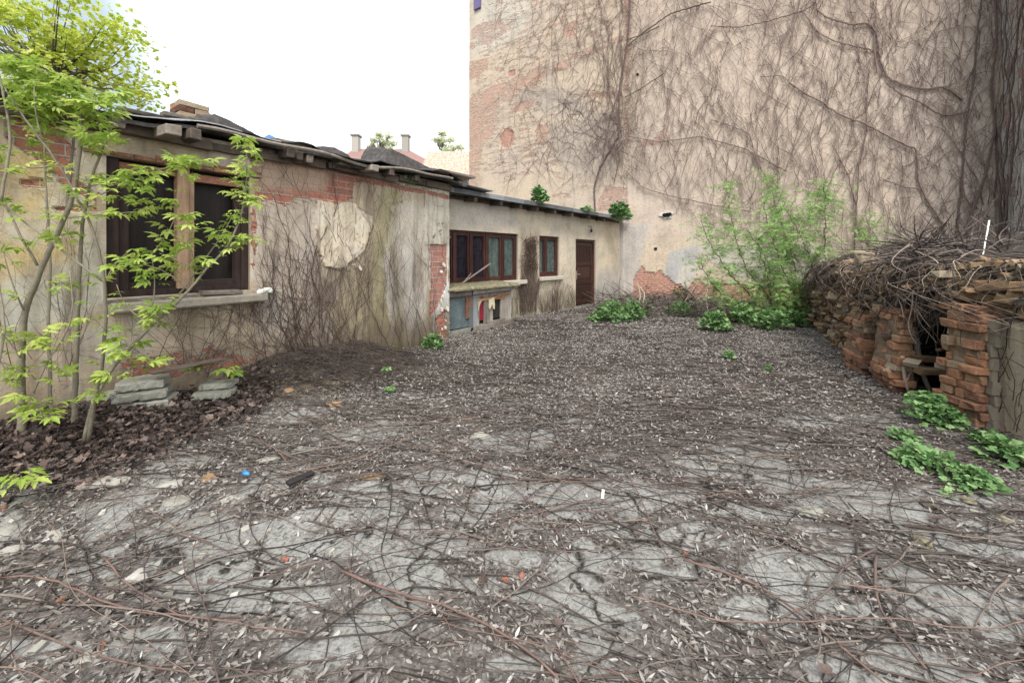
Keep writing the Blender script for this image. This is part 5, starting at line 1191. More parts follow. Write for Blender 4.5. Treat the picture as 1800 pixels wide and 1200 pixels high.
tv = np.array([[x, y, zz] for zz in (-1, 1) for y in (-1, 1) for x in (-1, 1)], float) * (.5, .4, .2) * (1 - .3 * RS.rand(8, 3)); tf = {4: np.array([(0, 2, 3, 1), (4, 5, 7, 6), (0, 1, 5, 4), (2, 6, 7, 3), (0, 4, 6, 2), (1, 3, 7, 5)])}
k.batch(tv, tf, P, scatter_rot(n, .4), .03 + .13 * RS.rand(n) ** 2); e = k.build('loose_rubble', M_ochre, ruin); e['kind'] = 'stuff'
# earth bank behind the ruin
U = np.linspace(0, RL, 70); Vv = np.linspace(0, 1, 30); G = np.zeros((70, 30, 3))
for i, s_ in enumerate(U):
    o, A = ruin_ax(s_); h = float(rtop(s_))
    for j, v in enumerate(Vv):
        d = -.22 - v * v * 6; p = o + A[1] * d; hz = h - .03 + (.5 * (1 - math.exp(-v * 5))) * (.4 + .6 * min(1, s_ / 3)) + .16 * (fbm(s_ * 2, v * 9, 3, 6) - .5)
        # keep inside the walls
        db = float(fdist(FB, p[0], p[1])); 
        if db < -.1: p = p + FB.n * (-.1 - db)
        dr = float(fdist(FR, p[0], p[1]))
        G[i, j] = (p[0], p[1], hz)
g = gridmesh('earth_bank', G, M_soil, {'rnd': .5 + 0 * G[..., 0]}); tag(g, kind='structure')

k = MB()
for i in range(46):
    s = random.uniform(.02, sP1a); z = random.uniform(0, .5); th = random.gauss(0, .5); P = []
    for j in range(random.randrange(8, 22)):
        th += random.gauss(0, .15); s += math.sin(th) * .035; z += math.cos(th) * .035
        if z > 1.0 or s < .01 or s > sP1a: break
        P.append(rp(s, z, .025))
    if len(P) > 4: k.tube(P, np.linspace(.0035, .0018, len(P)), 4, rnd=random.random(), caps=False)
t = k.build('creeper', M_vined, None, origin=rp(.4, .4, 0)); tag(t, 'thin dark creeper on the plaster face of the ruined wall at the right edge', 'creeper')
# tangle of roots and creeper over the ruin
def tangle(n, s0, s1, mat, label, name, r=(.003, .008), zlo=None, seed=0, drape=.6, dz=0., dback=.5):
    rng = random.Random(seed); k = MB()
    for i in range(n):
        s = rng.uniform(s0, s1); h = float(rtop(s)); z = h + rng.uniform(-.05, .12) + dz; d = -dback * rng.random() ** 1.4; th = rng.uniform(0, 6.28); P = []
        hd = rng.choice((-1, 1)) * rng.uniform(.3, 1); out = rng.uniform(-.2, .7)
        for j in range(rng.randrange(8, 34)):
            hd += rng.gauss(0, .25); out += rng.gauss(0, .12)
            s += .05 * hd * .9; d += .04 * out; s = min(max(s, .02), RL - .02); h = float(rtop(s))
            if d > -.02: z -= .045 * rng.uniform(.2, 1.2) * drape; d = min(d, .16)
            else: z += rng.gauss(0, .018); z = max(z, h - .02)
            z = max(z, .03); P.append(rp(s, z, d))
        if len(P) > 5: P = smooth_path(P, len(P)); k.tube(P, np.linspace(rng.uniform(*r), r[0] * .6, len(P)), 4, rnd=rng.random(), caps=False)
    t = k.build(name, mat, None, origin=rp((s0 + s1) / 2, 1, 0)); tag(t, label, 'creeper', kind='stuff'); return t
tangle(620, .1, 5.6, M_vine, 'tangle of dry roots and creeper draped over the ruined wall', 'root_tangle', (.0025, .008), seed=1, dback=1.8)
tangle(170, .1, 4.5, M_stick, 'pale dry runners hanging over the ruined wall top', 'pale_runners', (.0025, .005), seed=2, dz=.03)
tangle(420, 5.2, 9.8, M_vine, 'dry creeper matted over the far end of the ruined wall', 'root_tangle', (.004, .010), seed=3, dz=.05)
k = MB(); rng_ = random.Random(5)   # fan of roots hanging in front of the gap
for i in range(420):
    s = rng_.choice((rng_.uniform(sP1b - .05, sP2a + .35), rng_.uniform(.1, sP3b + .6))); z = rng_.uniform(1.0, 1.48); d = rng_.uniform(-.35, .12); P = []; hd = rng_.gauss(0, .35)
    for j in range(rng_.randrange(5, 16)):
        P.append(rp(min(max(s, .05), RL), z, d)); hd += rng_.gauss(0, .2); s += .045 * hd; z -= .05 * rng_.uniform(.4, 1.2); d = min(.2, d + rng_.gauss(.008, .02)); z = max(z, .05)
    P = smooth_path(P, len(P)); k.tube(P, np.linspace(rng_.uniform(.003, .010), .002, len(P)), 4, rnd=rng_.random() * .9, caps=False)
for i in range(150):
    s = rng_.uniform(sP1b + .0, sP2a + .9); o_ = rp(s, rng_.uniform(1.25, 1.55), rng_.uniform(-.7, .0)); a = rng_.uniform(0, 6.28); q_ = o_ + np.array([math.cos(a) * .4, math.sin(a) * .3, rng_.uniform(-.2, .12)]); P = smooth_path([o_, (o_ + q_) / 2 + (0, 0, .09), q_], 8); k.tube(P, np.linspace(.008, .003, 8), 4, rnd=rng_.random(), caps=False)
t = k.build('hanging_roots', M_vine, None, origin=rp(2.5, 1.2, 0)); tag(t, 'matted roots hanging like a fringe over the dark gap of the ruined wall', 'roots', kind='stuff')
k = MB()    # brushwood on the bank, under the thick vine foot
for i in range(1000):
    px = random.choice([random.gauss(1690, 40), random.uniform(1480, 1800)]); py = random.uniform(405, 478) if px > 1600 else random.uniform(440, 480); Yd = random.uniform(5.2, 8.2)
    if i % 3 == 0: px = random.uniform(1590, 1810); py = random.uniform(428, 468); Yd = random.uniform(4.3, 5.8); p = at(px, py, Yd)
    a = random.uniform(0, 6.28); L = random.uniform(.25, .9); q = p + np.array([math.cos(a) * L, math.sin(a) * L * .6, random.gauss(0, .22 if i % 3 else .07)]); m = (p + q) / 2 + RS.randn(3) * (.07 if i % 3 else .03)
    P = smooth_path([p, m, q], 8); P[:, 2] = np.maximum(P[:, 2], 1.1); k.tube(P, np.linspace(.008, .003, 8), 4, rnd=random.random(), caps=False)
t = k.build('brushwood', M_vine, None, origin=at(1690, 450, 6.5)); tag(t, 'dense brushwood heaped on the bank between ruined wall and tall firewall', 'brushwood', kind='stuff')
def stick(name, label, pts, Yd, r, mat=M_stick, cat='branch'):
    P = smooth_path([at(x, y, (Yd[0] + (Yd[1] - Yd[0]) * i / (len(pts) - 1))) for i, (x, y) in enumerate(pts)]); k = MB(); P += (RS.rand(*P.shape) - .5) * .006
    k.tube(P, np.linspace(r, r * .6, len(P)), 7, rnd=.6); t = k.build(name, mat, None, smooth=True, origin=P[0]); tag(t, label, cat); return t
stick('dead_branch', 'smooth curved pale branch hanging in the upper gap of the ruined wall', [(1617, 500), (1619, 525), (1625, 545), (1631, 562)], (4.25, 4.3), .022)
stick('dead_branch', 'pale branch standing at the foot of the gap between the brick piers', [(1587, 625), (1586, 650), (1591, 670), (1598, 690)], (4.35, 4.3), .022)
stick('dead_branch', 'thin pale branch leaning to the left inside the ruined wall gap', [(1606, 640), (1600, 655), (1594, 668)], (4.4, 4.3), .012)
stick('dead_branch', 'dark knotty trunk leaning in the gap beside the large brick pier', [(1607, 575), (1612, 610), (1618, 650), (1634, 685)], (4.45, 4.3), .035, M_bark)
stick('white_pole', 'thin white pole leaning on the rubble in front of the right wall', [(1739, 388), (1732, 425), (1725, 462)], (4.3, 4.1), .0075, ramp_mat('white paint', one((.75, .74, .7))), 'pole')
k = MB(); 
for i in range(26):
    p = at(random.uniform(1590, 1655), random.uniform(570, 660), 4.7); a = random.uniform(.3, 1.2); q = p + np.array([math.cos(a) * .35, -.1 * random.random(), math.sin(a) * .3]); k.bar(p, q, .05 * random.random() + .01, .015, jit=.004)
t = k.build('rotten_laths', M_oldwood, None, origin=at(1620, 620, 4.7)); tag(t, 'rotten grey laths jumbled in the dark gap of the ruined wall', 'wood', kind='stuff')

# ------------------------------------------------------------------ rocks, slabs and small litter
def rock(name, label, px, py, w_, h_, dp, mat, seed, cat='stone', yaw=None, lift=0., group=None, boxy=.5):
    rng = np.random.RandomState(seed); import bmesh as _b; bm = _b.new(); _b.ops.create_icosphere(bm, subdivisions=3, radius=1)
    V = np.array([v.co for v in bm.verts]); Fz = [[v.index for v in f.verts] for f in bm.faces]; bm.free()
    for _ in range(11):    # cut planes -> facets
        n_ = rng.randn(3); n_ /= np.linalg.norm(n_); d = rng.uniform(.55, .9); e_ = V @ n_ - d; V = V - np.maximum(e_, 0)[:, None] * n_
    V *= (1 + .04 * rng.randn(len(V), 1)); V = V * np.array([w_, dp, h_]) / 2 * 1.25
    yaw = rng.rand() * 3 if yaw is None else yaw; c, s = math.cos(yaw), math.sin(yaw); V = np.stack([V[:, 0] * c - V[:, 1] * s, V[:, 0] * s + V[:, 1] * c, V[:, 2]], 1)
    g0 = gnd(px, py); zz = float(gh(g0[0], g0[1])); g0 = gnd(px, py, zz); o = g0 + np.array([0, 0, h_ * .3 + lift])
    k = MB(); k.add(V + o, {3: Fz}, .3 + .5 * rng.rand()); t = k.build(name, mat, None, origin=o); tag(t, label, cat, group); return t
RK = [(238, 1020, .10, .06, .08, 'grey angular stone on the bare concrete in the lower left', M_stone), (544, 1024, .035, .03, .03, 'tiny pale cube shaped stone beside the long runner', M_stone), (95, 948, .10, .06, .07, 'pale pointed stone near the left edge below the dead leaves', M_stone), (12, 972, .12, .05, .09, 'grey stone cut by the left edge of the photo', M_stone),
      (10, 935, .09, .04, .08, 'olive stone at the left edge above the cut one', M_stone), (475, 808, .13, .05, .1, 'rounded whitish stone left of the blue scrap', M_stone), (588, 712, .12, .05, .1, 'ochre rounded stone below the slope of the shed', M_ochre), (845, 768, .14, .05, .1, 'pale flat stone in the middle of the yard', M_stone), (815, 737, .13, .03, .1, 'pink brown broken tile lying in the middle of the yard', M_brickl),
      (1424, 900, .15, .05, .09, 'mossy grey stone on the concrete at right', M_slab), (180, 852, .24, .06, .13, 'flat grey green slab piece below the brown leaves', M_stone), (300, 855, .14, .06, .1, 'small tan stone on the rubble edge right of the flat slab', M_stone), (370, 842, .1, .05, .08, 'reddish brown stone in the rubble left of the scrap', M_ochre), (508, 686, .08, .04, .07, 'small orange brown stone beside the mound', M_ochre),
      (655, 838, .16, .035, .08, 'dark brown bark like stone above the round concrete patch', M_ochre), (803, 790, .1, .03, .08, 'small whitish flat stone below the pale one in the yard', M_stone), (398, 878, .1, .04, .08, 'greenish grey stone near the black plank', M_stone), (310, 882, .17, .04, .1, 'broad pale stone fragment in the rubble at left', M_stone)]
for i, (px, py, w_, h_, d_, lab, m_) in enumerate(RK): rock('stone', lab, px, py, w_, h_, d_, m_, 100 + i, yaw=.4 * random.random(), lift=-.01)
for i, (px, py, lab) in enumerate(((888, 1021, 'small orange brick chip right of the centre foreground pair'), (918, 1016, 'orange brick chip standing upright in the centre foreground'), (502, 985, 'crumbled orange brick lump beside the bare concrete'), (180, 1138, 'orange chip in the lower left corner among runners'), (8, 895, 'orange brick piece at the left edge under the green leaf'), (1205, 978, 'orange brick crumb right of centre on the runners'), (107, 1060, 'dark red chip on the runner at lower left'))):
    rock('brick_chip', lab, px, py, .035 + .02 * (i == 2), .03, .025, ramp_mat('orange brick', one((.25, .11, .07))) if i == 0 else bpy.data.materials['orange brick'], 200 + i, 'brick chip')
p = gnd(505, 858); q = gnd(550, 838); p[2] = q[2] = .03; plank('black_plank', 'short dark plank lying flat on the concrete left of centre', 'plank', p, q, .055, .025, wood('black wood', (.035, .03, .028)), jit=.003)
k = MB(); c_ = gnd(431, 838); c_[2] = .02
n_ = 12; P = smooth_path([c_ + (-.03, .01, 0), c_ + (0, 0, .008), c_ + (.035, -.008, 0)], 9); k.tube(P, [.006, .014, .016, .017, .016, .016, .015, .013, .006], 8); t = k.build('blue_scrap', ramp_mat('blue plastic', [(0, (.03, .2, .5)), (.5, (.06, .3, .62)), (1, (.5, .7, .85))], .3, 20, 1.6), None, smooth=True, origin=c_); tag(t, 'crumpled bright blue plastic scrap on the rubble', 'scrap')
k = MB(); c_ = gnd(1059, 879); k.bar(c_ + (0, 0, .01), c_ + (.012, .03, .05), .016, .004); t = k.build('white_scrap', bpy.data.materials['white plaster'], None, origin=c_); tag(t, 'narrow white paper scrap standing on the concrete patch', 'scrap')
# concrete slab stacks
def slab(label, px, py, z, w_, d_, h_, yaw, seed, name='concrete_slab', group='broken slabs at the foot of the shed'):
    rng = np.random.RandomState(seed); c, s = math.cos(yaw), math.sin(yaw); o = gnd(px, py, z); nx_, ny_ = 12, 6
    k = MB(); ring = []
    pts = []
    for u in np.linspace(-1, 1, nx_): pts.append((u, -1))
    for v in np.linspace(-1, 1, ny_)[1:]: pts.append((1, v))
    for u in np.linspace(1, -1, nx_)[1:]: pts.append((u, 1))
    for v in np.linspace(1, -1, ny_)[1:-1]: pts.append((-1, v))
    pts = np.array(pts) * (w_ / 2, d_ / 2) + rng.randn(len(pts), 2) * .008
    L = [(-h_ / 2, .96), (-h_ * .3, 1.), (h_ * .3, 1.0), (h_ / 2, .95)]; V = []
    for zz, sc in L: 
        q = pts * sc + rng.randn(len(pts), 2) * .003; V.append(np.stack([q[:, 0] * c - q[:, 1] * s, q[:, 0] * s + q[:, 1] * c, np.full(len(q), zz) + rng.randn(len(q)) * .002], 1))
    n = len(pts); Q = [(a * n + i, a * n + (i + 1) % n, (a + 1) * n + (i + 1) % n, (a + 1) * n + i) for a in range(3) for i in range(n)]
    k.add(np.vstack(V) + o, {4: Q, n: [tuple(range(3 * n, 4 * n)), tuple(range(n - 1, -1, -1))]}, .45 + .3 * rng.rand()); t = k.build(name, M_slab, None, origin=o); tag(t, label, 'slab', group); return t
yw = math.atan2(.83, .557)
slab('top slab of the three slab stack behind the sapling', 252, 672, .36, .34, .24, .07, yw - .55, 1); slab('middle slab of the three slab stack behind the sapling', 255, 690, .28, .36, .26, .065, yw - .5, 2); slab('bottom slab of the three slab stack behind the sapling', 262, 704, .20, .36, .28, .06, yw - .62, 3)
slab('grey slab left of the three slab stack, partly behind the stems', 178, 692, .26, .30, .22, .07, yw - .6, 4); slab('dark slab lying under the left one behind the stems', 185, 715, .17, .34, .25, .08, yw - .4, 5)
slab('upper slab of the pair below the small green sprout', 384, 675, .23, .27, .18, .05, yw - .75, 6); slab('lower slab of the pair below the small green sprout', 378, 690, .17, .33, .22, .05, yw - .7, 7)
rock('stone', 'rough pale stone resting on the dark board above the slabs', 268, 655, .13, .07, .09, M_stone, 301, lift=.22)
p = FM.pt(3.72, .47, .36); q = FM.pt(4.30, .47, .40); plank('dark_board', 'dark board lying on the slab stack under the shed window', 'board', p, q, .12, .02, M_beam)
slab('mossy slab standing at the wall left behind the sapling base', 40, 760, .12, .30, .14, .08, yw - .9, 9); 

# ------------------------------------------------------------------ ground litter
def sample_yard(n, ymin, ymax, dens):
    out = []; tot = 0
    while tot < n:
        m = n * 2; y = np.sqrt(ymin ** 2 + RS.rand(m) * (ymax ** 2 - ymin ** 2)); x = (RS.rand(m) * 2 - 1) * 1.42 * y
        ok = inyard(x, y, .02) & (RS.rand(m) < dens(x, y)); out.append(np.stack([x[ok], y[ok]], 1)); tot += ok.sum()
    return np.vstack(out)[:n]
def dens(x, y):
    return np.clip((1 - .94 * patchv(x, y)) * (1 - .93 * moundv(x, y)) * (.45 + .75 * np.clip((fbm(x * 1.6, y * 1.6, 3, 77) - .35) * 3, 0, 1)), 0, 1)
k = MB()
def add_litter(n, y0, y1, tmpl, s0_, s1_, tilt, wf=.06):
    q = sample_yard(n, y0, y1, dens); z = gh(q[:, 0], q[:, 1]) + .006 + RS.rand(n) ** 2 * .028
    r_ = RS.rand(n); r_ = np.where(RS.rand(n) < wf, .85 + .15 * r_, (.22 if wf < .05 else .1) + r_ * .66)
    k.batch(*tmpl, np.column_stack([q, z]), scatter_rot(n, tilt), s0_ + (s1_ - s0_) * RS.rand(n) ** 1.3, r_)
add_litter(19000, 1.2, 4.0, SIMPLE, .010, .040, .36)
add_litter(30000, 1.2, 4.0, NARROW, .010, .046, .35)
add_litter(66000, 4.0, 8.0, NARROW, .015, .05, .36, .03)
add_litter(22000, 4.0, 8.0, leaflet(2, .25, .3, .2), .025, .055, .36, .02)
add_litter(30000, 8.0, 14.5, leaflet(2, .25, .3, .2), .03, .07, .38, .02)
t = k.build('leaf_litter', M_litter, None); tag(t, 'dry narrow leaves littering the whole yard', 'leaf litter', kind='stuff')
# brown maple leaves heaped at the left
k = MB(); n = 4600; px = RS.rand(n) * 520 - 40; yc = np.interp(px, [-40, 100, 200, 300, 440, 480], [800, 775, 770, 735, 700, 690]); hw = np.interp(px, [-40, 100, 300, 440, 480], [66, 62, 44, 26, 14]); py = yc + RS.randn(n) * hw * .5
py = np.clip(py, 640, 900); G = np.array([gnd(a, b, .08) for a, b in zip(px, py)]); ok = inyard(G[:, 0], G[:, 1], .03); G = G[ok]; G[:, 2] = gh(G[:, 0], G[:, 1]) + .01 + .05 * RS.rand(len(G))
k.batch(*MAPLE, G, scatter_rot(len(G), .8), .018 + .036 * RS.rand(len(G)) ** 1.6)
q = sample_yard(130, 1.3, 6, lambda x, y: .5 + 0 * x); z = gh(q[:, 0], q[:, 1]) + .02 + .015 * RS.rand(130); k.batch(*MAPLE, np.column_stack([q, z]), scatter_rot(130, .35), .02 + .03 * RS.rand(130), .3 + .45 * RS.rand(130))
t = k.build('brown_leaves', M_brownleaf, None); tag(t, 'dark brown maple leaves heaped under the sapling and strewn over the yard', 'dead leaves', kind='stuff')
# rubble chips
k = MB(); n = 2600; q = sample_yard(n, 1.3, 7, lambda x, y: np.where((x < -.9) & (y < 5), .9, .12)); z = gh(q[:, 0], q[:, 1]) + .006
tv = np.array([[x, y, zz] for zz in (-1, 1) for y in (-1, 1) for x in (-1, 1)], float) * (.5, .35, .2) * (1 - .25 * RS.rand(8, 3)); tf = {4: np.array([(0, 2, 3, 1), (4, 5, 7, 6), (0, 1, 5, 4), (2, 6, 7, 3), (0, 4, 6, 2), (1, 3, 7, 5)])}
k.batch(tv, tf, np.column_stack([q, z]), scatter_rot(n, .3), .008 + .04 * RS.rand(n) ** 3)
t = k.build('rubble_chips', M_stone, None); tag(t, 'small pale stone chips strewn over the yard', 'rubble', kind='stuff')
# twigs and runners on the ground
def ground_path(x, y, th, L, jit=.09, step=.05, lift=.01, curl=0):
    P = []; ph = random.random() * 6
    for i in range(max(4, int(L / step))):
        th += random.gauss(0, jit) + curl; x += math.cos(th) * step; y += math.sin(th) * step
        P.append((x, y, lift + .012 * math.sin(i * .35 + ph)))
    P = np.array(P); P[:, 2] = np.maximum(P[:, 2], .004) + gh(P[:, 0], P[:, 1]); return P
k = MB()
Q = sample_yard(4200, 1.25, 5.8, lambda x, y: (.9 - .7 * patchv(x, y)) * np.clip((fbm(x * 1.3, y * 2.6, 3, 55) - .34) * 4, .12, 1))
for x, y in Q:
    th = random.gauss(-.08, .30) + random.choice((0, math.pi)) if random.random() < .72 else random.uniform(0, 6.28)
    P = ground_path(x, y, th, random.uniform(.25, 1.3), .1, .05, .008 + .02 * random.random()); m = inyard(P[:, 0], P[:, 1], .0)
    if m.sum() > 4: P = P[m] if m.all() else P[:int(np.argmin(m))] if m[0] else P[m]
    if len(P) > 3: k.tube(P, np.linspace(.0032, .0012, len(P)) * random.choice((.5, .7, .9, 1.2, 1.7)), 4, rnd=random.random() * .8, caps=False)
Q = sample_yard(4600, 4.6, 12, lambda x, y: np.clip((fbm(x * .9, y * 1.8, 3, 56) - .36) * 4, .1, 1))
for x, y in Q:
    P = ground_path(x, y, random.gauss(0, .5) + random.choice((0, math.pi)), random.uniform(.3, 1.1), .1, .09, .012)
    if inyard(P[:, 0], P[:, 1], .0).all(): k.tube(P, np.linspace(.0055, .0025, len(P)), 3, rnd=random.random() * .6, caps=False)
Q = sample_yard(900, 3.3, 6.6, lambda x, y: moundv(x, y))
for x, y in Q:
    P = ground_path(x, y, random.uniform(0, 6.28), random.uniform(.15, .7), .16, .04, .02 + .05 * random.random()); m = inyard(P[:, 0], P[:, 1], .0)
    if m.all(): k.tube(P, np.linspace(.003, .0015, len(P)), 3, rnd=random.random() * .6, caps=False)
t = k.build('ground_twigs', M_vine, None); tag(t, 'thin dark twigs and creeper runners matted over the ground', 'twigs', kind='stuff')
k = MB()
Q = sample_yard(84, 1.2, 3.4, lambda x, y: np.clip(1.6 - y * .3, .1, 1))
for x, y in Q:
    th = random.gauss(-.25, .5) + random.choice((0, math.pi)); P = ground_path(x, y, th, random.uniform(.8, 2.2), .06, .05, .03 + .02 * random.random()); r0 = random.uniform(.0018, .0038)
    m = inyard(P[:, 0], P[:, 1], 0)
    if not m.all(): continue
    k.tube(P, np.linspace(r0, r0 * .5, len(P)), 6, rnd=random.random())
    for _ in range(3):
        j = random.randrange(len(P)); th2 = th + random.choice((-1, 1)) * random.uniform(.4, 1.1); P2 = ground_path(P[j][0], P[j][1], th2, random.uniform(.1, .5), .12, .04, .03); k.tube(P2, np.linspace(r0 * .6, r0 * .25, len(P2)), 5, rnd=random.random())
t = k.build('creeper_runners', M_red, None, smooth=True); tag(t, 'reddish brown creeper runners criss crossing the foreground', 'creeper', kind='stuff')
RUN = [([(-20, 1012), (60, 1010), (130, 1035), (205, 1070), (300, 1085), (350, 1082), (450, 1105), (540, 1113)], .006, 'reddish runner crossing the lower left of the concrete from the left edge'),
       ([(180, 980), (200, 1000), (215, 1030), (255, 1050), (290, 1070), (320, 1085)], .006, 'greenish bent runner left of the grey angular stone'),
       ([(230, 915), (310, 940), (385, 965), (450, 985), (520, 1000)], .0045, 'thin runner crossing the upper bare concrete at left'),
       ([(310, 940), (322, 985), (325, 1025), (365, 1060)], .0045, 'thin runner running down the middle of the bare concrete'),
       ([(0, 1085), (60, 1115), (110, 1125), (135, 1155), (200, 1155), (240, 1170), (330, 1185)], .006, 'red runner in the lower left corner'),
       ([(600, 1005), (700, 1050), (790, 1065), (880, 1110), (940, 1150), (980, 1195)], .008, 'thick brown runner in the centre foreground heading to the bottom edge'),
       ([(1200, 980), (1320, 1015), (1400, 1070), (1470, 1130), (1560, 1200)], .0075, 'long pale red runner from centre right to the bottom edge'),
       ([(1540, 975), (1535, 1040), (1548, 1085), (1580, 1130), (1630, 1175)], .009, 'thick greenish runner dropping down the right foreground'),
       ([(1540, 965), (1480, 990), (1460, 1040), (1420, 1065), (1370, 1085)], .007, 'branching dark runner curving left in the right foreground'),
       ([(780, 770), (860, 815), (930, 880), (980, 930), (1000, 985)], .007, 'long thin runner in the middle yard heading toward the foreground'),
       ([(1095, 820), (1130, 880), (1150, 940), (1180, 985)], .006, 'slender runner right of the middle of the yard')]
for L, r, lab in RUN:
    pts = []
    for x, y in L: g0 = gnd(x, y, .03); pts.append(g0 + (0, 0, float(gh(g0[0], g0[1]))))
    P = smooth_path(pts); P += (RS.rand(*P.shape) - .5) * .006; kk = MB(); kk.tube(P, np.linspace(r * .75, r * .5, len(P)), 7, rnd=.35 + .4 * random.random())
    for j in range(3, len(P) - 1, 5):      # buds and side shoots
        th = random.uniform(0, 6.28); q = P[j] + np.array([math.cos(th) * .02, math.sin(th) * .02, .012]); kk.tube([P[j], (P[j] + q) / 2, q], [r * .5, r * .4, r * .1], 4, rnd=.6)
    t = kk.build('runner', M_red, None, smooth=True, origin=P[0]); tag(t, lab, 'creeper', 'runners lying across the foreground')

# ------------------------------------------------------------------ weeds and bushes
def weed(label, px, py, w_, h_, n, size, mat=M_weed, seed=0, z0=None, tmpl=WEEDL, Yd=None, name='weed', group='green weed clumps'):
    rng = np.random.RandomState(seed + 900)
    g0 = gnd(px, py) if Yd is None else at(px, py, Yd)
    if z0 is None and Yd is None: zz = float(gh(g0[0], g0[1])); g0 = gnd(px, py, zz)
    Rw = w_ / F * g0[1] / 2; Hh = h_ / F * g0[1]
    t = thing(name, label, 'weed', tuple(g0), group); t['_off'] = list(map(float, g0))
    n = int(n * 1.35); lobes_ = rng.randn(5, 2) * .6; st = MB(); P = []; D = []; 
    for i in range(n):
        a = rng.rand() * 6.283; r_ = rng.rand() ** .55; lb = lobes_[rng.randint(5)] * .5
        x = (math.cos(a) * r_ * .75 + lb[0]) * Rw; y = (math.sin(a) * r_ * .75 + lb[1]) * Rw * .8
        q = min(1, math.hypot(x, y) / max(Rw, 1e-6)); z = Hh * (.25 + .75 * rng.rand() ** .6) * (1 - .7 * q * q) * (.75 + .5 * vnoise(x * 9, y * 9, seed))
        p = g0 + (x, y, z); P.append(p); o = np.array([x, y, 0]) + rng.randn(3) * Rw * .5; o[2] = .15 * Rw + rng.randn() * Rw * .25; D.append(o)
        if i % 4 == 0: st.tube(smooth_path([g0 + (x * .5, y * .5, -.01), g0 + (x * .8, y * .8, z * .5), p], 5), [.003, .003, .0025, .002, .0015], 4, caps=False)
    st.build('stems', M_weed, t); m = MB(); m.batch(*tmpl, np.array(P), rot_from(np.array(D), None, rng.randn(n) * .6), size * .85 * (.45 + .9 * rng.rand(n))); m.build('foliage', mat, t); return t
W = [('bushy weed clump left of the brush heap near the door', 1075, 565, 62, 34, 420, .10), ('weed clump joined to the right of the first near the door', 1112, 562, 50, 30, 300, .10), ('small weed on the right end of the door clump', 1135, 550, 24, 22, 140, .09), ('dark low weed half hidden in the dry brush', 1197, 556, 50, 26, 220, .09),
     ('round compact weed right of the dry brush', 1256, 583, 46, 34, 380, .10), ('weed at the foot of the feathery bush on its left', 1305, 570, 40, 34, 260, .10), ('weed at the foot of the feathery bush on its right', 1355, 580, 60, 36, 360, .10), ('weed beside the far end of the ruined wall', 1400, 572, 46, 30, 260, .10),
     ('tiny weed alone in the middle right of the yard', 1280, 633, 18, 16, 60, .06), ('tiniest sprout right of it in the yard', 1352, 655, 10, 14, 26, .05), ('green weed at the corner of the shed', 760, 614, 30, 34, 220, .07), ('small weed at the foot of the shed wall', 604, 630, 20, 10, 60, .05), ('small sprig on the mound below the shed wall', 687, 690, 20, 10, 50, .04), ('tiny sprig higher on the mound by the shed', 680, 652, 10, 8, 30, .04),
     ('tiny green sprig at the kennel corner', 908, 552, 16, 18, 60, .07)]
for i, (lab, px, py, w_, h_, n, sz) in enumerate(W): weed(lab, px, py, w_, h_, n, sz, seed=i)
WN = [('tall leafy weed at the foot of the large brick pier', 1628, 742, 80, 50, 190, .075), ('weed trailing to the right under the brick pier', 1672, 752, 50, 38, 90, .08), ('small weed patch left of the bare ring', 1588, 775, 45, 18, 70, .05), ('spreading weed below the bare ring', 1632, 822, 90, 30, 200, .06),
      ('low weed in front of the others at right', 1705, 855, 80, 32, 180, .055), ('broad leaved weed by the right edge of the yard', 1775, 815, 70, 46, 100, .10), ('tiny weed sprig in front at right', 1665, 870, 16, 8, 14, .04), ('weed left of the broad leaved one', 1735, 782, 44, 24, 70, .07)]
for i, (lab, px, py, w_, h_, n, sz) in enumerate(WN): weed(lab, px, py, w_, h_, n, sz, seed=40 + i)
weed('round green bush growing at the right end of the annex roof', 1088, 388, 30, 36, 420, .16, Yd=12.9, seed=60, name='roof_weed', group=None); weed('green weed growing on the middle of the annex roof', 948, 358, 28, 28, 240, .12, Yd=9.9, seed=61, name='roof_weed', group=None)
weed('fresh green creeper tuft hanging from the shed eave', 722, 322, 34, 16, 120, .05, Yd=6.5, seed=62, name='eave_weed', group=None); weed('low weeds on the annex roof edge near the right bush', 1030, 372, 26, 8, 80, .10, Yd=11.6, seed=63, name='roof_weed', group=None)
def sprout(label, px, py, Yd, n, size, seed):
    rng = np.random.RandomState(seed); o = at(px, py, Yd); t = thing('maple_sprout', label, 'sprout', tuple(o), 'young maple sprouts'); t['_off'] = list(map(float, o)); st = MB(); P = []; D = []
    for i in range(n):
        a = rng.rand() * 6.283; h = .03 + .10 * rng.rand(); p = o + (math.cos(a) * .05 * rng.rand(), math.sin(a) * .05 * rng.rand(), h); st.tube(smooth_path([o, (o + p) / 2 + (0, 0, .01), p], 5), .0025, 4, caps=False); P.append(p); D.append((math.cos(a), math.sin(a), -.05))
    st.build('stems', M_bark, t); m = MB(); m.batch(*COMPOUND, np.array(P), rot_from(np.array(D), None, rng.randn(n) * .25), size * (.7 + .5 * rng.rand(n))); m.build('foliage', M_sapleaf, t)
sprout('maple sprout above the slab pair at right', 395, 668, 3.95, 12, .16, 1); sprout('smaller maple sprout just left of the slab pair', 345, 655, 3.9, 8, .14, 2); sprout('bright maple sprout by the left edge below the brown leaves', 38, 870, 2.35, 7, .15, 3); sprout('maple sprout under the shed sill behind the stone', 255, 650, 3.6, 7, .13, 4); sprout('maple sprout in front of the sapling base', 80, 745, 2.7, 9, .14, 5)
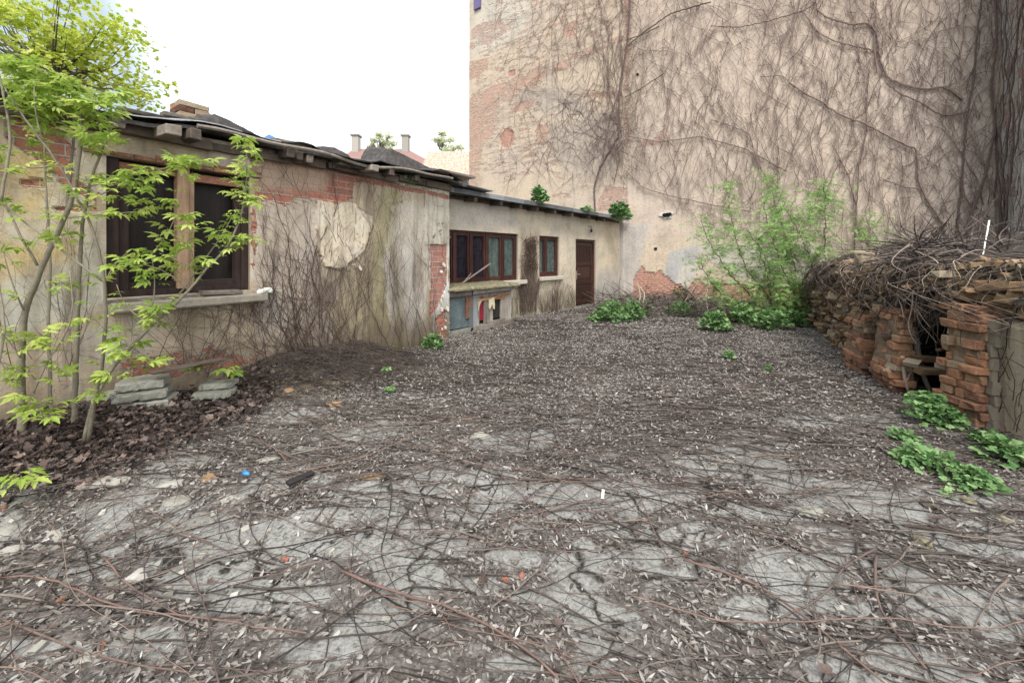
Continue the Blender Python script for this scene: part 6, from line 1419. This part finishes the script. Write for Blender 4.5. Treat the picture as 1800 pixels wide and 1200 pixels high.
# leafing shoots among runners at left edge
# feathery bush
bush = thing('feathery_bush', 'airy light green bush with feathery leaves in front of the tall firewall', 'bush', tuple(gnd(1370, 575))); bush['_off'] = list(map(float, bush.location))
BR = [[(1370, 575), (1330, 530), (1290, 490), (1262, 450), (1240, 415), (1232, 380)], [(1370, 575), (1350, 520), (1310, 470), (1290, 410), (1280, 350), (1275, 320)], [(1375, 575), (1362, 500), (1340, 440), (1310, 400)], [(1372, 575), (1375, 490), (1385, 430), (1425, 380), (1440, 330)], [(1380, 575), (1400, 520), (1375, 470), (1350, 400), (1340, 345)],
      [(1380, 575), (1420, 530), (1450, 480), (1450, 380), (1448, 320)], [(1385, 575), (1440, 540), (1490, 490), (1520, 440), (1530, 380)], [(1350, 560), (1300, 540), (1250, 500), (1225, 450)], [(1375, 575), (1400, 480), (1360, 350), (1355, 300)], [(1390, 570), (1470, 520), (1540, 470), (1590, 420)], [(1365, 575), (1345, 470), (1330, 420), (1370, 390)], [(1360, 570), (1300, 555), (1270, 530)], [(1385, 570), (1430, 470), (1400, 400), (1375, 360)]]
k = MB(); P = []; D = []
for L in BR:
    y0 = 9.3; y1 = 9.3 + random.uniform(-1.2, 1.0); Q = smooth_path(px3(L, y0, y1)); Q += RS.randn(*Q.shape) * .012; k.tube(Q, np.linspace(.02, .006, len(Q)), 5, rnd=.2 + .3 * random.random())
    for j in range(5, len(Q)):
        for _ in range(3):
            if random.random() < .8: 
                d = RS.randn(3) * (1, 1, .5); L2 = random.uniform(.15, .55); d /= np.linalg.norm(d); e_ = Q[j] + d * L2; k.tube([Q[j], (Q[j] + e_) / 2 + (0, 0, .02), e_], [.005, .004, .002], 3, rnd=.5, caps=False)
                for f in np.linspace(.2, 1, 6): 
                    for _ in range(2): P.append(Q[j] + d * L2 * f + RS.randn(3) * .025); D.append(d * .5 + RS.randn(3) * (.8, .8, .4))
k.build('branches', M_bark, bush); n = len(P); m = MB(); m.batch(*PINN, np.array(P), rot_from(np.array(D), None, RS.randn(n) * .4), .06 + .065 * RS.rand(n)); m.build('foliage', M_feather, bush)
# dry brush by the door and stalks
k = MB()
for i in range(420):
    px = random.gauss(1130, 42) if random.random() < .6 else random.uniform(1050, 1330); g0 = gnd(px, random.uniform(535, 560)); g0[1] = min(g0[1], 12.8); L = random.uniform(.3, 1.3); a = random.uniform(0, 6.28); el = abs(random.gauss(.1, .35))
    p = g0 + (0, 0, random.uniform(.0, .35)); q = p + np.array([math.cos(a) * L * math.cos(el), math.sin(a) * L * .5, math.sin(el) * L]); P = smooth_path([p, (p + q) / 2 + RS.randn(3) * .06, q], 7); k.tube(P, np.linspace(.008, .003, 7), 4, rnd=random.random(), caps=False)
t = k.build('dry_brush', M_vine, None, origin=gnd(1150, 550)); tag(t, 'heap of dry brushwood along the back wall beside the door', 'brushwood', kind='stuff')
k = MB()
for L in ([(1190, 556), (1215, 535), (1245, 512)], [(1188, 555), (1210, 520), (1228, 495)], [(1122, 535), (1127, 520), (1121, 500)], [(1205, 505), (1225, 525), (1232, 560)], [(1170, 553), (1190, 556), (1235, 562)], [(1195, 500), (1215, 515), (1222, 535)], [(1245, 550), (1240, 520), (1248, 498)], [(1255, 500), (1252, 530), (1250, 555)], [(1276, 555), (1272, 535), (1268, 510)], [(1130, 532), (1135, 515), (1118, 498)], [(1225, 500), (1222, 530), (1233, 548)]):
    P = smooth_path(px3(L, 10.6, 10.9)); k.tube(P, .014, 5, rnd=.6 + .4 * random.random())
t = k.build('dry_stalks', M_stick, None, origin=gnd(1210, 550)); tag(t, 'pale broken dry stalks sticking out of the brush right of the door', 'stalks', kind='stuff')
k = MB()   # ivy on the brick patch
t = weed('dark ivy creeping over the exposed brick of the tall wall', 1200, 548, 50, 50, 260, .08, seed=70, name='ivy', group=None, Yd=11.6, mat=ramp_mat('ivy leaf', [(0, (.012, .035, .012)), (.5, (.03, .07, .022)), (1, (.07, .13, .04))], .5, 8, .2, 0))
# moss cushions
for i, (px, py, lab) in enumerate(((1632, 888, 'brown moss cushion at right among twigs'), (1700, 880, 'dark green moss cushion near the right weeds'), (1622, 951, 'small brown moss cushion in the lower right'), (1765, 913, 'moss cushion by the right edge'), (1335, 704, 'yellow moss cushion in the middle right of the yard'), (1500, 720, 'faint moss cushion left of the ruined wall weeds'))):
    rock('moss', lab, px, py, .09, .03, .07, M_moss, 400 + i, 'moss', lift=-.005)
for i, (px, py, dpx, w_, h_) in enumerate(((1722, 498, 4.0, .22, .14), (1768, 462, 4.0, .2, .12), (1525, 455, 5.6, .3, .2), (1556, 470, 5.2, .22, .14), (1480, 520, 6.6, .3, .2), (1600, 480, 4.8, .2, .1))):
    o = at(px, py, dpx); rng = np.random.RandomState(i); 
    kk = MB(); kk.box(o, (w_, w_ * .8, h_), None, (w_ * .18, w_ * .15, h_ * .2), rnd=.8); lab = ('pale pointed stone on top of the ruined wall below the white pole', 'rubble block on the ruined wall top at the right edge', 'large crumbling block topping the middle of the ruined wall', 'ochre block right of the crumbling top block', 'block at the far part of the ruined wall', 'flat stone above the upper gap of the ruined wall')[i]
    t = kk.build('rubble_block', M_ochre if i else M_stone, None, bevel=.03, origin=o); tag(t, lab, 'stone')
for o in bpy.data.objects:
    if '_off' in o.keys(): del o['_off']
